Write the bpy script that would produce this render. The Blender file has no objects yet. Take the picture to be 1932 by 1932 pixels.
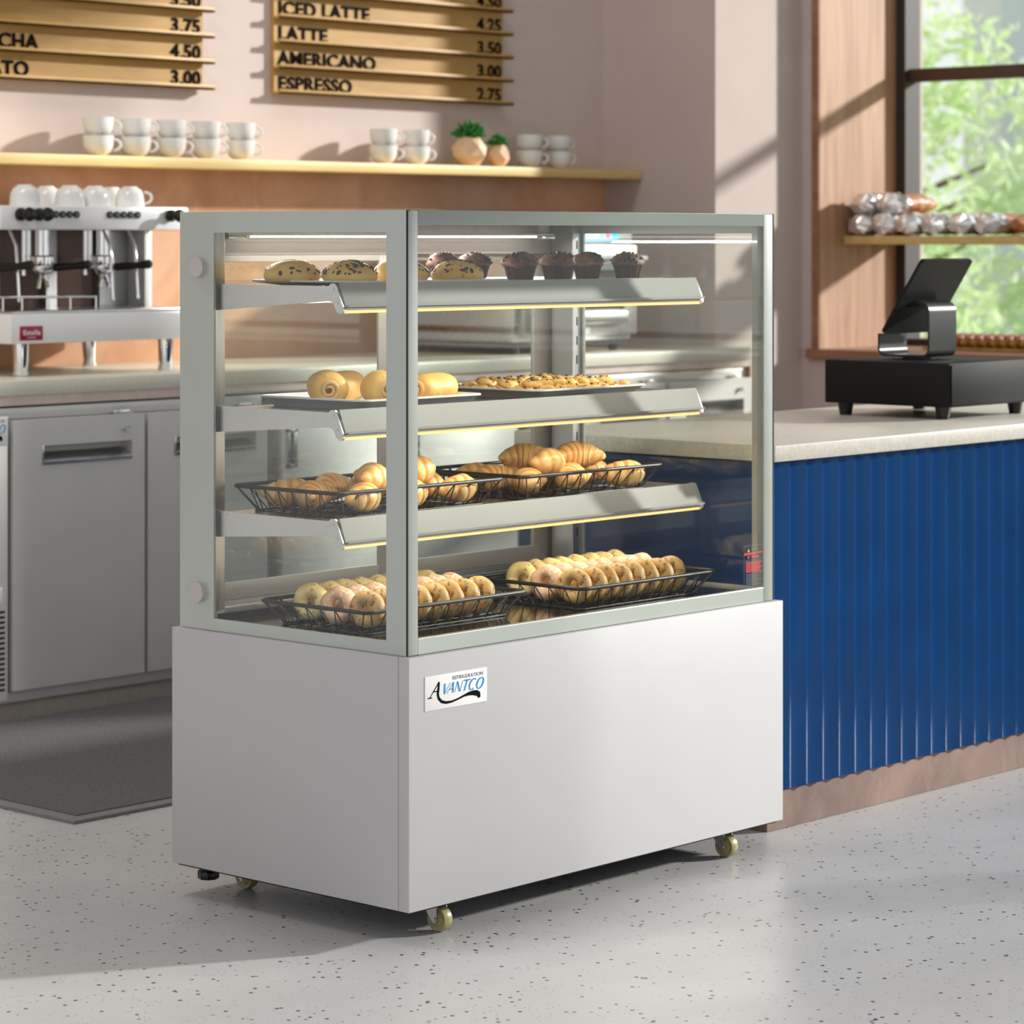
import bpy, bmesh, math, random
from mathutils import Vector, Matrix, noise

C = bpy.context.scene.collection
S = bpy.context.scene
PI = math.pi

# ------------------------------------------------------------------ camera
cam = bpy.data.objects.new('camera', bpy.data.cameras.new('camera'))
C.objects.link(cam)
cam.location = (-3.969, -3.8257, 1.3564)
cam.rotation_euler = (PI/2, 0, -0.8396)
cam.data.sensor_width = 36
cam.data.lens = 101.04
cam.data.shift_y = -0.2657
cam.data.clip_end = 200
cam.data.dof.use_dof = True
cam.data.dof.focus_distance = 5.65
cam.data.dof.aperture_fstop = 6.3
S.camera = cam

# ------------------------------------------------------------------ sky, sun, exposure
W = bpy.data.worlds.new('sky'); S.world = W; W.use_nodes = True
wn = W.node_tree.nodes; wl = W.node_tree.links
bg = wn['Background']
tc = wn.new('ShaderNodeTexCoord'); sep = wn.new('ShaderNodeSeparateXYZ')
wl.new(tc.outputs['Generated'], sep.inputs[0])
mr = wn.new('ShaderNodeMapRange'); mr.inputs[1].default_value = -0.7; mr.inputs[2].default_value = 0.9
wl.new(sep.outputs['X'], mr.inputs[0])
cr = wn.new('ShaderNodeValToRGB')
cr.color_ramp.elements[0].color = (0.92, 0.92, 0.93, 1)
cr.color_ramp.elements[1].color = (1.05, 1.09, 1.12, 1)
wl.new(mr.outputs[0], cr.inputs[0]); wl.new(cr.outputs[0], bg.inputs[0])
bg.inputs[1].default_value = 0.92

sl = bpy.data.lights.new('sun', 'SUN'); sl.energy = 5.8; sl.angle = math.radians(3.2); sl.color = (1.0, 0.965, 0.93)
sun = bpy.data.objects.new('sun', sl); C.objects.link(sun)
sun.location = (8, -3, 5)
sun.rotation_euler = Vector((-1.75, 1.0, -0.70)).to_track_quat('-Z', 'Y').to_euler()

# two unseen fill lights under the ceiling, added to brighten the working side
for cx_, cy_, e_ in ((-.2, 2.25, 42), (2.8, 2.1, 10)):
    al = bpy.data.lights.new('unseen_ceiling_fill', 'AREA'); al.shape = 'RECTANGLE'; al.size = 2.0; al.size_y = .7; al.energy = e_; al.color = (1, .98, .95)
    ao = bpy.data.objects.new('unseen_ceiling_fill', al); C.objects.link(ao); ao.location = (cx_, cy_, 3.84)

S.view_settings.view_transform = 'Standard'
S.view_settings.look = 'None'
S.view_settings.gamma = 1
S.view_settings.use_curve_mapping = False
S.view_settings.exposure = 0.0
S.cycles.use_denoising = True
S.cycles.max_bounces = 10
S.cycles.transparent_max_bounces = 24
S.cycles.caustics_reflective = False
S.cycles.sample_clamp_indirect = 4.0

# ------------------------------------------------------------------ materials
def lin(r, g=None, b=None):
    if g is None: g = b = r
    f = lambda v: (v/255/12.92) if v/255 <= 0.04045 else ((v/255+0.055)/1.055)**2.4
    return (f(r), f(g), f(b), 1)

class Mat:
    def __init__(s, name, col, rough=0.5, metal=0.0, **kw):
        s.m = bpy.data.materials.new(name); s.m.use_nodes = True
        s.n = s.m.node_tree.nodes; s.l = s.m.node_tree.links
        s.b = s.n['Principled BSDF']
        s.b.inputs['Base Color'].default_value = col
        s.b.inputs['Roughness'].default_value = rough
        s.b.inputs['Metallic'].default_value = metal
        for k, v in kw.items():
            s.b.inputs[k.replace('_', ' ')].default_value = v
        s.co = s.n.new('ShaderNodeTexCoord')
        s.cur = col
    def coord(s, scale=(1, 1, 1), src='Object'):
        mp = s.n.new('ShaderNodeMapping'); mp.inputs['Scale'].default_value = scale
        s.l.new(s.co.outputs[src], mp.inputs[0]); return mp.outputs[0]
    def noise(s, scale=10, detail=4, rough=0.5, stretch=(1, 1, 1), dist=0.0):
        t = s.n.new('ShaderNodeTexNoise'); t.inputs['Scale'].default_value = scale
        t.inputs['Detail'].default_value = detail; t.inputs['Roughness'].default_value = rough
        t.inputs['Distortion'].default_value = dist
        s.l.new(s.coord(stretch), t.inputs['Vector']); return t.outputs['Fac']
    def voro(s, scale, stretch=(1, 1, 1), out='Distance', feature='F1', rand=1.0):
        t = s.n.new('ShaderNodeTexVoronoi'); t.inputs['Scale'].default_value = scale; t.feature = feature
        t.inputs['Randomness'].default_value = rand
        s.l.new(s.coord(stretch), t.inputs['Vector']); return t.outputs[out]
    def ramp(s, fac, stops):
        r = s.n.new('ShaderNodeValToRGB'); e = r.color_ramp.elements
        while len(e) > 1: e.remove(e[-1])
        e[0].position = stops[0][0]; e[0].color = stops[0][1]
        for p, c in stops[1:]:
            x = e.new(p); x.color = c
        s.l.new(fac, r.inputs[0]); return r.outputs[0]
    def mix(s, fac, a, b, mode='MIX'):
        x = s.n.new('ShaderNodeMix'); x.data_type = 'RGBA'; x.blend_type = mode
        for sock, v in ((x.inputs[0], fac), (x.inputs[6], a), (x.inputs[7], b)):
            if hasattr(v, 'default_value'): s.l.new(v, sock)
            else: sock.default_value = v
        return x.outputs[2]
    def color(s, out): s.l.new(out, s.b.inputs['Base Color']); return s
    def roughness(s, out): s.l.new(out, s.b.inputs['Roughness']); return s
    def bump(s, h, strength=0.2, dist=0.002):
        b = s.n.new('ShaderNodeBump'); b.inputs['Strength'].default_value = strength; b.inputs['Distance'].default_value = dist
        s.l.new(h, b.inputs['Height']); s.l.new(b.outputs[0], s.b.inputs['Normal']); return s

def g(v): return (v, v, v, 1)

def simple(name, col, rough=0.5, metal=0.0, var=0.08, scale=30, **kw):
    m = Mat(name, col, rough, metal, **kw)
    n = m.noise(scale, 3)
    c0 = tuple(max(0, c*(1-var)) for c in col[:3]) + (1,)
    c1 = tuple(min(1, c*(1+var)) for c in col[:3]) + (1,)
    m.color(m.ramp(n, [(0.3, c0), (0.7, c1)]))
    return m.m

def glass(name, tint, ior=1.5, rough=0.0):
    """thin pane: tinted see-through glass with a Fresnel mirror reflection"""
    m = bpy.data.materials.new(name); m.use_nodes = True
    n = m.node_tree.nodes; l = m.node_tree.links; n.clear()
    o = n.new('ShaderNodeOutputMaterial'); t = n.new('ShaderNodeBsdfTransparent'); t.inputs[0].default_value = tint
    gl = n.new('ShaderNodeBsdfGlossy'); gl.inputs['Roughness'].default_value = rough; gl.inputs[0].default_value = (0.95, 0.97, 0.95, 1)
    f = n.new('ShaderNodeFresnel'); ge = n.new('ShaderNodeNewGeometry')
    # both faces of the pane reflect as air-to-glass
    mm = n.new('ShaderNodeMath'); mm.operation = 'MULTIPLY_ADD'; mm.inputs[1].default_value = 1/ior-ior; mm.inputs[2].default_value = ior
    l.new(ge.outputs['Backfacing'], mm.inputs[0]); l.new(mm.outputs[0], f.inputs[0])
    x = n.new('ShaderNodeMixShader')
    l.new(f.outputs[0], x.inputs[0]); l.new(t.outputs[0], x.inputs[1]); l.new(gl.outputs[0], x.inputs[2]); l.new(x.outputs[0], o.inputs[0])
    return m

def emit(name, col, strength):
    m = Mat(name, col, 0.5)
    m.b.inputs['Emission Color'].default_value = col
    m.b.inputs['Emission Strength'].default_value = strength
    return m.m

M = {}
# terrazzo floor
m = Mat('terrazzo_floor', g(.6), 0.42)
big = m.noise(0.9, 5, .6)
base = m.ramp(big, [(0.3, lin(178, 177, 177)), (0.7, lin(200, 199, 199))])
v1 = m.voro(42, (1, 1, 1)); sp = m.ramp(v1, [(0.0, g(1)), (0.16, g(1)), (0.20, g(0))])
gate = m.ramp(m.noise(9, 3, .6), [(0.40, g(0)), (0.48, g(1))])
sz = m.ramp(m.voro(42, out='Color'), [(0.0, g(0)), (0.35, g(0)), (0.4, g(1))])
sp = m.mix(1.0, sp, gate, 'MULTIPLY'); sp = m.mix(1.0, sp, sz, 'MULTIPLY')
v2 = m.voro(95); sp2 = m.ramp(v2, [(0.0, g(.8)), (0.14, g(.8)), (0.19, g(0))])
sp2 = m.mix(1.0, sp2, m.ramp(m.noise(14, 2), [(0.5, g(0)), (0.56, g(1))]), 'MULTIPLY')
col = m.mix(sp, base, lin(44, 42, 45)); col = m.mix(sp2, col, lin(84, 78, 76)); m.color(col)
m.roughness(m.ramp(m.noise(2.5, 4), [(0.3, g(.26)), (0.7, g(.40))]))
M['floor'] = m.m
# plaster walls
def plaster(name, c0, c1):
    m = Mat(name, c0, 0.85)
    m.color(m.ramp(m.noise(1.6, 6, .6), [(0.3, c0), (0.7, c1)]))
    m.bump(m.noise(60, 4, .6), 0.25, 0.002); return m.m
M['pink'] = plaster('pink_plaster', lin(204, 187, 181), lin(213, 197, 191))
# rusty backsplash
m = Mat('copper_splashback', g(.3), 0.42)
a = m.noise(2.2, 8, .62, dist=.6); b = m.noise(7, 6, .7, (1, 1, .35), 1.2)
c = m.ramp(a, [(0.3, lin(190, 136, 98)), (0.5, lin(212, 160, 122)), (0.72, lin(226, 184, 152))])
c = m.mix(m.ramp(b, [(0.60, g(0)), (0.72, g(.45))]), c, lin(226, 196, 170)); m.color(c)
M['splash'] = m.m
m = Mat('rust_plinth', g(.2), 0.6)
a = m.noise(3.5, 8, .65, dist=.8); b = m.noise(12, 6, .7, (1, 1, .3), 1.5)
c = m.ramp(a, [(0.3, lin(98, 76, 68)), (0.5, lin(124, 100, 90)), (0.72, lin(150, 122, 108))])
c = m.mix(m.ramp(b, [(0.58, g(0)), (0.75, g(.4))]), c, lin(168, 148, 138)); m.color(c)
M['plinth'] = m.m
# woods
def wood(name, c0, c1, c2, stretch, scale=6, rough=.5):
    m = Mat(name, c0, rough)
    n1 = m.noise(scale, 8, .6, stretch, 1.0)
    n2 = m.noise(scale*7, 4, .6, stretch)
    c = m.ramp(n1, [(0.28, c0), (0.5, c1), (0.72, c2)])
    c = m.mix(m.ramp(n2, [(0.45, g(0)), (0.75, g(.35))]), c, c0); m.color(c)
    m.bump(n2, .15, .001); return m.m
M['walnut'] = wood('walnut_panel', lin(158, 112, 84), lin(190, 146, 116), lin(208, 168, 138), (1, 1, .07), 14)
M['walnut_trim'] = wood('walnut_trim', lin(134, 88, 64), lin(154, 106, 80), lin(168, 122, 94), (1, .1, 1), 10)
M['birch'] = wood('birch_plank', lin(206, 172, 104), lin(224, 192, 124), lin(234, 206, 142), (.12, 1, 1), 9)
M['board'] = wood('golden_board', lin(170, 128, 62), lin(192, 150, 80), lin(206, 166, 96), (.15, 1, 1), 9)
# stone counters
def stone(name, c0, c1, dark, rough=.35):
    m = Mat(name, c0, rough)
    c = m.ramp(m.noise(60, 5, .7), [(0.35, c0), (0.65, c1)])
    c = m.mix(m.ramp(m.noise(260, 3, .6), [(0.56, g(0)), (0.68, g(.6))]), c, dark)
    c = m.mix(m.ramp(m.noise(400, 2), [(0.62, g(0)), (0.72, g(.5))]), c, lin(240, 238, 230)); m.color(c); return m.m
M['counter'] = stone('speckled_stone', lin(200, 196, 184), lin(220, 215, 204), lin(158, 148, 134))
M['backcounter'] = stone('pale_stone', lin(222, 219, 204), lin(232, 229, 214), lin(200, 194, 178))
m = Mat('blue_lacquer', lin(22, 92, 152), 0.14)
m.b.inputs['IOR'].default_value = 1.37
m.color(m.ramp(m.noise(5, 3), [(0.3, lin(0, 56, 108)), (0.7, lin(1, 64, 120))])); M['blue'] = m.m
# metals
def steel(name, c, rough, stretch, sc=120):
    m = Mat(name, g(c), rough, 1.0)
    n = m.noise(sc, 3, .6, stretch)
    m.roughness(m.ramp(n, [(0.3, g(rough*.8)), (0.7, g(min(1, rough*1.25)))]))
    m.color(m.ramp(m.noise(3, 3), [(0.3, g(c*.95)), (0.7, g(min(1, c*1.05)))])); return m.m
M['steel'] = steel('brushed_steel', .56, .34, (1, 1, .03))
M['fascia'] = simple('satin_steel_fascia', lin(166, 165, 160), .65, .0, .04, 6, Specular_IOR_Level=.25)
M['steel_h'] = steel('brushed_steel_panel', .66, .26, (.03, 1, 1))
M['steel_dark'] = steel('dark_mirror_steel', .30, .10, (.05, 1, 1))
M['fridge'] = simple('brushed_fridge_steel', lin(226, 225, 222), .42, .3, .03, 5)
M['brown_reflection'] = simple('steel_panel_brown_reflection', lin(74, 52, 44), .22, .5, .1, 6)  # steel back panel, its dark brown reflections put into the base colour
M['chrome'] = steel('chrome', .85, .06, (1, 1, 1))
M['alu'] = simple('aluminium_tray', lin(242, 242, 242), .35, .0, .02, 20)
M['zinc'] = steel('zinc_plate', .62, .35, (1, 1, 1))
M['frit_dark_reflection'] = simple('sage_enamel_dark_reflection', lin(122, 129, 121), .22, 0, .02, 8, Coat_Weight=.5)  # sage enamel of the top rail, dark ceiling reflection painted into its colour
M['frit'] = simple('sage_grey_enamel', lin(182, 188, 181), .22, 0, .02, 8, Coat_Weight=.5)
M['alupost'] = simple('satin_grey_aluminium', lin(160, 166, 160), .45, .0, .04, 12)
M['greyframe'] = simple('warm_grey_door_frame', lin(196, 190, 184), .45, .1, .03, 12)
M['white'] = simple('white_powder_coat', lin(190, 189, 190), .5, 0, .015, 6)
M['whitegloss'] = simple('white_gloss_enamel', lin(240, 240, 240), .25, 0, .01, 6)
M['ceramic'] = simple('white_ceramic', lin(232, 231, 228), .12, 0, .02, 12)
M['black'] = simple('black_plastic', lin(14, 14, 14), .36, 0, .1, 30)
M['blackmat'] = simple('black_coated_wire', lin(34, 35, 36), .38, .2, .1, 30)
M['blackpaint'] = simple('black_painted_metal', lin(12, 12, 12), .6, 0, .08, 40, Specular_IOR_Level=.25)
M['gap'] = simple('dark_gasket', lin(14, 14, 14), .7, 0, .1, 30)
M['darkframe'] = simple('dark_window_frame', lin(52, 42, 38), .5, 0, .1, 10)
M['brownframe'] = simple('brown_window_bar', lin(84, 60, 50), .5, 0, .08, 10)
M['caseglass'] = glass('case_glass', (.972, .98, .966, 1), 1.33)
M['doorglass'] = glass('door_glass', (.90, .93, .91, 1), 1.62)
M['winglass'] = glass('window_glass', (.97, .98, .97, 1), 1.35)
M['led'] = emit('led_dots', (1, .98, .93, 1), 5)
M['warmtube'] = emit('warm_light_tube', (1, .58, .22, 1), 1.3)
M['housing'] = simple('clear_light_housing', lin(210, 208, 200), .2, .2, .04, 30)
M['ink'] = simple('black_letter', lin(14, 12, 14), .9, 0, .1, 40, Specular_IOR_Level=.1)
M['label'] = simple('white_label', lin(236, 235, 234), .35, 0, .01, 10)
M['inkblue'] = simple('blue_print', lin(18, 140, 200), .4, 0, .02, 10)
M['inkgrey'] = simple('grey_print', lin(120, 122, 124), .4, 0, .02, 10)
M['inkred'] = simple('red_print', lin(226, 84, 78), .4, 0, .02, 10)
M['inkyellow'] = simple('yellow_print', lin(214, 200, 40), .4, 0, .02, 10)
M['inkdim'] = simple('dim_print', lin(112, 116, 118), .4, 0, .02, 10)
M['crimson'] = simple('crimson_badge', lin(158, 22, 62), .3, 0, .04, 10)
M['scr'] = emit('touch_screen_glow', (.62, .66, .86, 1), .9)
M['scr_cyan'] = emit('screen_cyan', (.0, .55, .86, 1), 1.0)
M['scr_green'] = emit('screen_green', (.35, .80, .42, 1), 1.0)
M['scr_red'] = emit('screen_red', (.92, .18, .28, 1), 1.0)
M['wheel'] = simple('olive_nylon_wheel', lin(150, 142, 96), .35, 0, .1, 40)
m = Mat('rubber_mat', lin(88, 88, 88), .8)
m.color(m.ramp(m.noise(140, 4, .7), [(0.35, lin(72, 72, 73)), (0.65, lin(104, 104, 104))])); m.bump(m.noise(300, 2), .5, .002); M['mat'] = m.m
M['matedge'] = simple('mat_bevel', lin(122, 122, 122), .5, 0, .08, 60)
M['clay'] = simple('beige_clay', lin(226, 190, 154), .6, 0, .06, 20)
M['leaf'] = simple('succulent_green', lin(46, 124, 44), .5, 0, .3, 60)
M['tree1'] = simple('fresh_leaf', lin(206, 228, 176), .55, 0, .3, 4)
M['tree2'] = simple('spring_leaf', lin(218, 236, 196), .55, 0, .25, 4)
def leafmat(name, c0, c1):
    m = Mat(name, c0, .6); m.color(m.ramp(m.noise(3, 2), [(.3, c0), (.7, c1)]))
    t = m.n.new('ShaderNodeBsdfTranslucent'); t.inputs[0].default_value = c1; x = m.n.new('ShaderNodeMixShader'); x.inputs[0].default_value = .5
    out = [q for q in m.n if q.type == 'OUTPUT_MATERIAL'][0]
    m.l.new(m.b.outputs[0], x.inputs[1]); m.l.new(t.outputs[0], x.inputs[2]); m.l.new(x.outputs[0], out.inputs[0]); return m.m
M['tree1'] = leafmat('fresh_leaf_green', lin(206, 230, 170), lin(226, 240, 200))
M['tree2'] = leafmat('spring_leaf_green', lin(220, 238, 196), lin(234, 244, 216))
M['bark'] = simple('bark', lin(110, 92, 76), .8, 0, .2, 10)
M['grass'] = simple('grass', lin(128, 160, 96), .9, 0, .2, 3)
M['concrete'] = simple('pale_facade', lin(244, 246, 248), .7, 0, .04, 1)
M['facadeglass'] = simple('facade_glazing', lin(222, 232, 240), .2, 0, .08, 1)
M['paper'] = simple('foil', g(.92), .22, .75, .1, 60)
# breads
def bread(name, c0, c1, c2, scale=18, rough=.5, specks=None, speckscale=90, stretch=(1, 1, 1), th=.60, coat=0.0):
    m = Mat(name, c0, rough, Coat_Weight=coat, Subsurface_Weight=.06)
    m.b.inputs['Subsurface Radius'].default_value = (.012, .006, .003)
    c = m.ramp(m.noise(scale, 6, .6, stretch, .6), [(0.3, c0), (0.5, c1), (0.72, c2)])
    if specks:
        c = m.mix(m.ramp(m.noise(speckscale, 3, .6), [(th, g(0)), (th+.06, g(.85))]), c, specks)
    m.color(c); m.bump(m.noise(scale*5, 5, .6), .25, .002); return m.m
M['croissant'] = bread('croissant_crust', lin(196, 112, 46), lin(232, 166, 84), lin(248, 206, 132), 16, .36, stretch=(1.6, .5, .7), coat=.25)
def crust():
    m = Mat('croissant_crust', lin(232, 166, 84), .36, Coat_Weight=.2, Subsurface_Weight=.05)
    m.b.inputs['Subsurface Radius'].default_value = (.012, .006, .003)
    at = m.n.new('ShaderNodeAttribute'); at.attribute_name = 'toast'
    c = m.ramp(at.outputs['Fac'], [(0.2, lin(238, 196, 128)), (0.55, lin(246, 208, 140)), (0.8, lin(238, 172, 88)), (1.0, lin(206, 122, 50))])
    n = m.noise(22, 6, .6, (1.4, .6, 1), 1.2)
    c = m.mix(m.ramp(n, [(.35, g(.0)), (.7, g(.75))]), c, lin(250, 214, 148)); m.color(c); m.bump(m.noise(90, 5, .6), .25, .002); return m.m
M['croissant'] = crust()
M['bagel_plain'] = bread('plain_bagel_crust', lin(238, 208, 134), lin(246, 224, 160), lin(252, 236, 184), 14, .45, lin(176, 116, 56), 110, th=.60)
M['bagel_sugar'] = bread('pink_tinged_bagel_crust', lin(218, 168, 132), lin(234, 190, 154), lin(244, 214, 184), 16, .5, lin(252, 238, 222), 130, th=.56)
M['bagel_dark'] = bread('toasted_bagel_crust', lin(186, 142, 82), lin(212, 174, 110), lin(228, 202, 144), 14, .5, lin(116, 72, 34), 90, th=.56)
M['roll'] = bread('yellow_roll_crust', lin(242, 184, 92), lin(250, 206, 118), lin(255, 226, 160), 12, .45, lin(176, 112, 60), 70, th=.64)
M['seed'] = simple('dark_seed', lin(78, 52, 40), .5, 0, .3, 60)
M['swirl'] = bread('swirl_roll_crust', lin(220, 166, 88), lin(232, 190, 110), lin(244, 212, 140), 10, .5, lin(196, 128, 70), 60, th=.66)
M['swirlcut'] = bread('swirl_cut_face', lin(214, 170, 106), lin(228, 190, 132), lin(238, 208, 156), 20, .6)
M['filling'] = simple('brown_filling', lin(104, 66, 36), .6, 0, .3, 80)
M['muffin'] = bread('chocolate_muffin_top', lin(96, 58, 46), lin(130, 88, 72), lin(166, 126, 110), 26, .6, lin(52, 34, 30), 80, th=.62)
M['wrapper'] = simple('dark_brown_paper', lin(84, 50, 38), .55, 0, .25, 60)
M['chip'] = simple('chocolate_chip', lin(38, 28, 28), .35, 0, .2, 60)
M['cookie'] = bread('cookie_dough', lin(222, 168, 88), lin(238, 192, 112), lin(246, 212, 144), 40, .7, lin(180, 118, 56), 140, th=.62)
M['loaf'] = bread('baguette_crust', lin(146, 84, 50), lin(182, 118, 76), lin(212, 160, 120), 14, .5, lin(238, 220, 200), 30, th=.62, coat=.2)
M['eclair'] = bread('glazed_pastry', lin(168, 112, 40), lin(198, 146, 66), lin(220, 176, 96), 20, .35, coat=.3)
M['glaze'] = simple('caramel_glaze', lin(150, 72, 40), .2, 0, .2, 40)
M['icing'] = simple('white_icing', lin(246, 236, 220), .3, 0, .04, 30)

# ------------------------------------------------------------------ mesh helpers
class MB:
    def __init__(s): s.bm = bmesh.new(); s.mi = 0; s.mats = []
    def use(s, mt):
        if mt not in s.mats: s.mats.append(mt)
        s.mi = s.mats.index(mt); return s
    def _fin(s, before):
        for f in s.bm.faces:
            if f.index == -1 or f not in before: pass
    def _tag(s, faces):
        for f in faces: f.material_index = s.mi
    def box(s, a, b, bev=0.0, seg=2):
        x0, y0, z0 = (min(a[i], b[i]) for i in range(3)); x1, y1, z1 = (max(a[i], b[i]) for i in range(3))
        nb = len(s.bm.verts)
        r = bmesh.ops.create_cube(s.bm, size=1.0)
        vs = r['verts']
        for v in vs:
            v.co = Vector((x0 + (v.co.x+.5)*(x1-x0), y0 + (v.co.y+.5)*(y1-y0), z0 + (v.co.z+.5)*(z1-z0)))
        fs = set(f for v in vs for f in v.link_faces)
        s._tag(fs)
        if bev > 0:
            bev = min(bev, .49*min(x1-x0, y1-y0, z1-z0))
            es = list(set(e for v in vs for e in v.link_edges))
            rr = bmesh.ops.bevel(s.bm, geom=es, offset=bev, segments=seg, profile=.5, affect='EDGES')
            s._tag(rr['faces'])
        return s
    def rings(s, rings, closed=True, cap0=True, cap1=True, loop=False):
        """skin a list of rings (lists of points)"""
        vr = [[s.bm.verts.new(p) for p in r] for r in rings]
        n = len(vr[0]); fs = []
        pairs = list(zip(vr[:-1], vr[1:]))
        if loop: pairs.append((vr[-1], vr[0]))
        for a, b in pairs:
            for i in range(n if closed else n-1):
                j = (i+1) % n
                try: fs.append(s.bm.faces.new((a[i], a[j], b[j], b[i])))
                except ValueError: pass
        if closed and not loop:
            if cap0: fs.append(s.bm.faces.new(list(reversed(vr[0]))))
            if cap1: fs.append(s.bm.faces.new(vr[-1]))
        s._tag(fs); return s
    def cyl(s, p0, p1, r0, r1=None, n=20):
        r1 = r0 if r1 is None else r1
        p0, p1 = Vector(p0), Vector(p1); d = (p1-p0).normalized()
        u = d.orthogonal().normalized(); w = d.cross(u)
        ring = lambda p, r: [p + (u*math.cos(2*PI*i/n) + w*math.sin(2*PI*i/n))*r for i in range(n)]
        return s.rings([ring(p0, r0), ring(p1, r1)])
    def tube(s, pts, r, n=8, loop=False, radii=None):
        pts = [Vector(p) for p in pts]; N = len(pts); rings = []
        prev = None
        for i, p in enumerate(pts):
            if loop: t = (pts[(i+1) % N]-pts[i-1]).normalized()
            elif i == 0: t = (pts[1]-p).normalized()
            elif i == N-1: t = (p-pts[-2]).normalized()
            else: t = ((pts[i+1]-p).normalized() + (p-pts[i-1]).normalized()).normalized()
            if prev is None: u = t.orthogonal().normalized()
            else:
                u = prev - t*prev.dot(t)
                u = u.normalized() if u.length > 1e-6 else t.orthogonal().normalized()
            prev = u; w = t.cross(u); rr = radii[i] if radii else r
            rings.append([p + (u*math.cos(2*PI*k/n) + w*math.sin(2*PI*k/n))*rr for k in range(n)])
        return s.rings(rings, loop=loop)
    def lathe(s, prof, c=(0, 0, 0), n=28, axis='Z', fr=None, cap=False):
        """profile of (r, h); fr(angle,i) scales the radius"""
        c = Vector(c); rings = []
        for i, (r, h) in enumerate(prof):
            ring = []
            for k in range(n):
                a = 2*PI*k/n; q = r*(fr(a, i) if fr else 1)
                x, y = q*math.cos(a), q*math.sin(a)
                v = Vector((x, y, h)) if axis == 'Z' else (Vector((h, x, y)) if axis == 'X' else Vector((y, h, x)))
                ring.append(c+v)
            rings.append(ring)
        return s.rings(rings, cap0=cap or prof[0][0] > 0, cap1=cap or prof[-1][0] > 0)
    def prism(s, poly, axis, a, b):
        """2D polygon extruded along an axis; poly is given in the two other axes in order"""
        def P(u, v, t): return {'X': (t, u, v), 'Y': (u, t, v), 'Z': (u, v, t)}[axis]
        v0 = [s.bm.verts.new(P(u, v, a)) for u, v in poly]; v1 = [s.bm.verts.new(P(u, v, b)) for u, v in poly]
        n = len(poly); fs = [s.bm.faces.new((v0[i], v0[(i+1) % n], v1[(i+1) % n], v1[i])) for i in range(n)]
        fs += [s.bm.faces.new(list(reversed(v0))), s.bm.faces.new(v1)]
        s._tag(fs); return s
    def ball(s, c, r, sc=(1, 1, 1), u=12, v=8, rot=None):
        r_ = bmesh.ops.create_uvsphere(s.bm, u_segments=u, v_segments=v, radius=r)
        for w in r_['verts']:
            p = Vector((w.co.x*sc[0], w.co.y*sc[1], w.co.z*sc[2]))
            if rot: p = rot @ p
            w.co = p + Vector(c)
        s._tag(set(f for w in r_['verts'] for f in w.link_faces)); return s
    def mesh(s, me, mtx):
        n0 = len(s.bm.verts); f0 = len(s.bm.faces)
        s.bm.from_mesh(me); s.bm.verts.ensure_lookup_table(); s.bm.faces.ensure_lookup_table()
        for v in s.bm.verts[n0:]: v.co = mtx @ v.co
        s._tag(s.bm.faces[f0:]); return s
    def wobble(s, amp, scale, seed=0):
        for v in s.bm.verts:
            q = v.co*scale + Vector((seed*3.1, seed*1.7, seed*.9))
            v.co += noise.noise_vector(q)*amp
        return s
    def build(s, name, mat, parent=None, smooth=35, keep=False):
        bmesh.ops.recalc_face_normals(s.bm, faces=s.bm.faces[:])
        me = bpy.data.meshes.new(name); s.bm.to_mesh(me)
        if not keep: s.bm.free()
        for mt in (s.mats or [mat]): me.materials.append(mt)
        if smooth:
            me.shade_smooth(); me.set_sharp_from_angle(angle=math.radians(smooth))
        o = bpy.data.objects.new(name, me); C.objects.link(o)
        if parent is not None: o.parent = parent
        return o

def tag(o, label=None, cat=None, group=None, kind=None):
    if label: o['label'] = label
    if cat: o['category'] = cat
    if group: o['group'] = group
    if kind: o['kind'] = kind
    return o
def thing(name, label, cat, loc=(0, 0, 0), rz=0.0, group=None):
    o = bpy.data.objects.new(name, None); C.objects.link(o); o.empty_display_size = .05
    o.location = loc; o.rotation_euler = (0, 0, rz)
    return tag(o, label, cat, group)
def struct(mb, name, mat, parent=None, smooth=0):
    o = mb.build(name, mat, parent, smooth)
    if parent is None: o['kind'] = 'structure'
    return o
def kids(o): return [c for c in bpy.data.objects if c.parent == o]
def dup(o, loc=None, rot=None, label=None, group=None, scale=None):
    c = o.copy(); C.objects.link(c)
    for ch in kids(o):
        d = ch.copy(); C.objects.link(d); d.parent = c
        for gch in kids(ch):
            e = gch.copy(); C.objects.link(e); e.parent = d
    if loc is not None: c.location = loc
    if rot is not None: c.rotation_euler = rot
    if scale is not None: c.scale = scale
    if label: c['label'] = label
    if group: c['group'] = group
    return c
def text_mesh(txt, size=.05, off=0.0, ext=.002, shear=0.0, align='LEFT'):
    cu = bpy.data.curves.new('t', 'FONT'); cu.body = txt; cu.size = size; cu.offset = off; cu.extrude = ext
    cu.shear = shear; cu.align_x = align; cu.resolution_u = 3; cu.space_character = 1.05
    o = bpy.data.objects.new('t', cu); C.objects.link(o)
    dg = bpy.context.evaluated_depsgraph_get(); dg.update()
    me = bpy.data.meshes.new_from_object(o.evaluated_get(dg))
    bpy.data.objects.remove(o); bpy.data.curves.remove(cu)
    return me
FRONT = Matrix(((1, 0, 0, 0), (0, 0, -1, 0), (0, 1, 0, 0), (0, 0, 0, 1)))   # text plane XY -> facing -Y, upright
def place(x, y, z, sx=1.0, sz=1.0): return Matrix.Translation((x, y, z)) @ FRONT @ Matrix.Diagonal((sx, sz, 1, 1))
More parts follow.
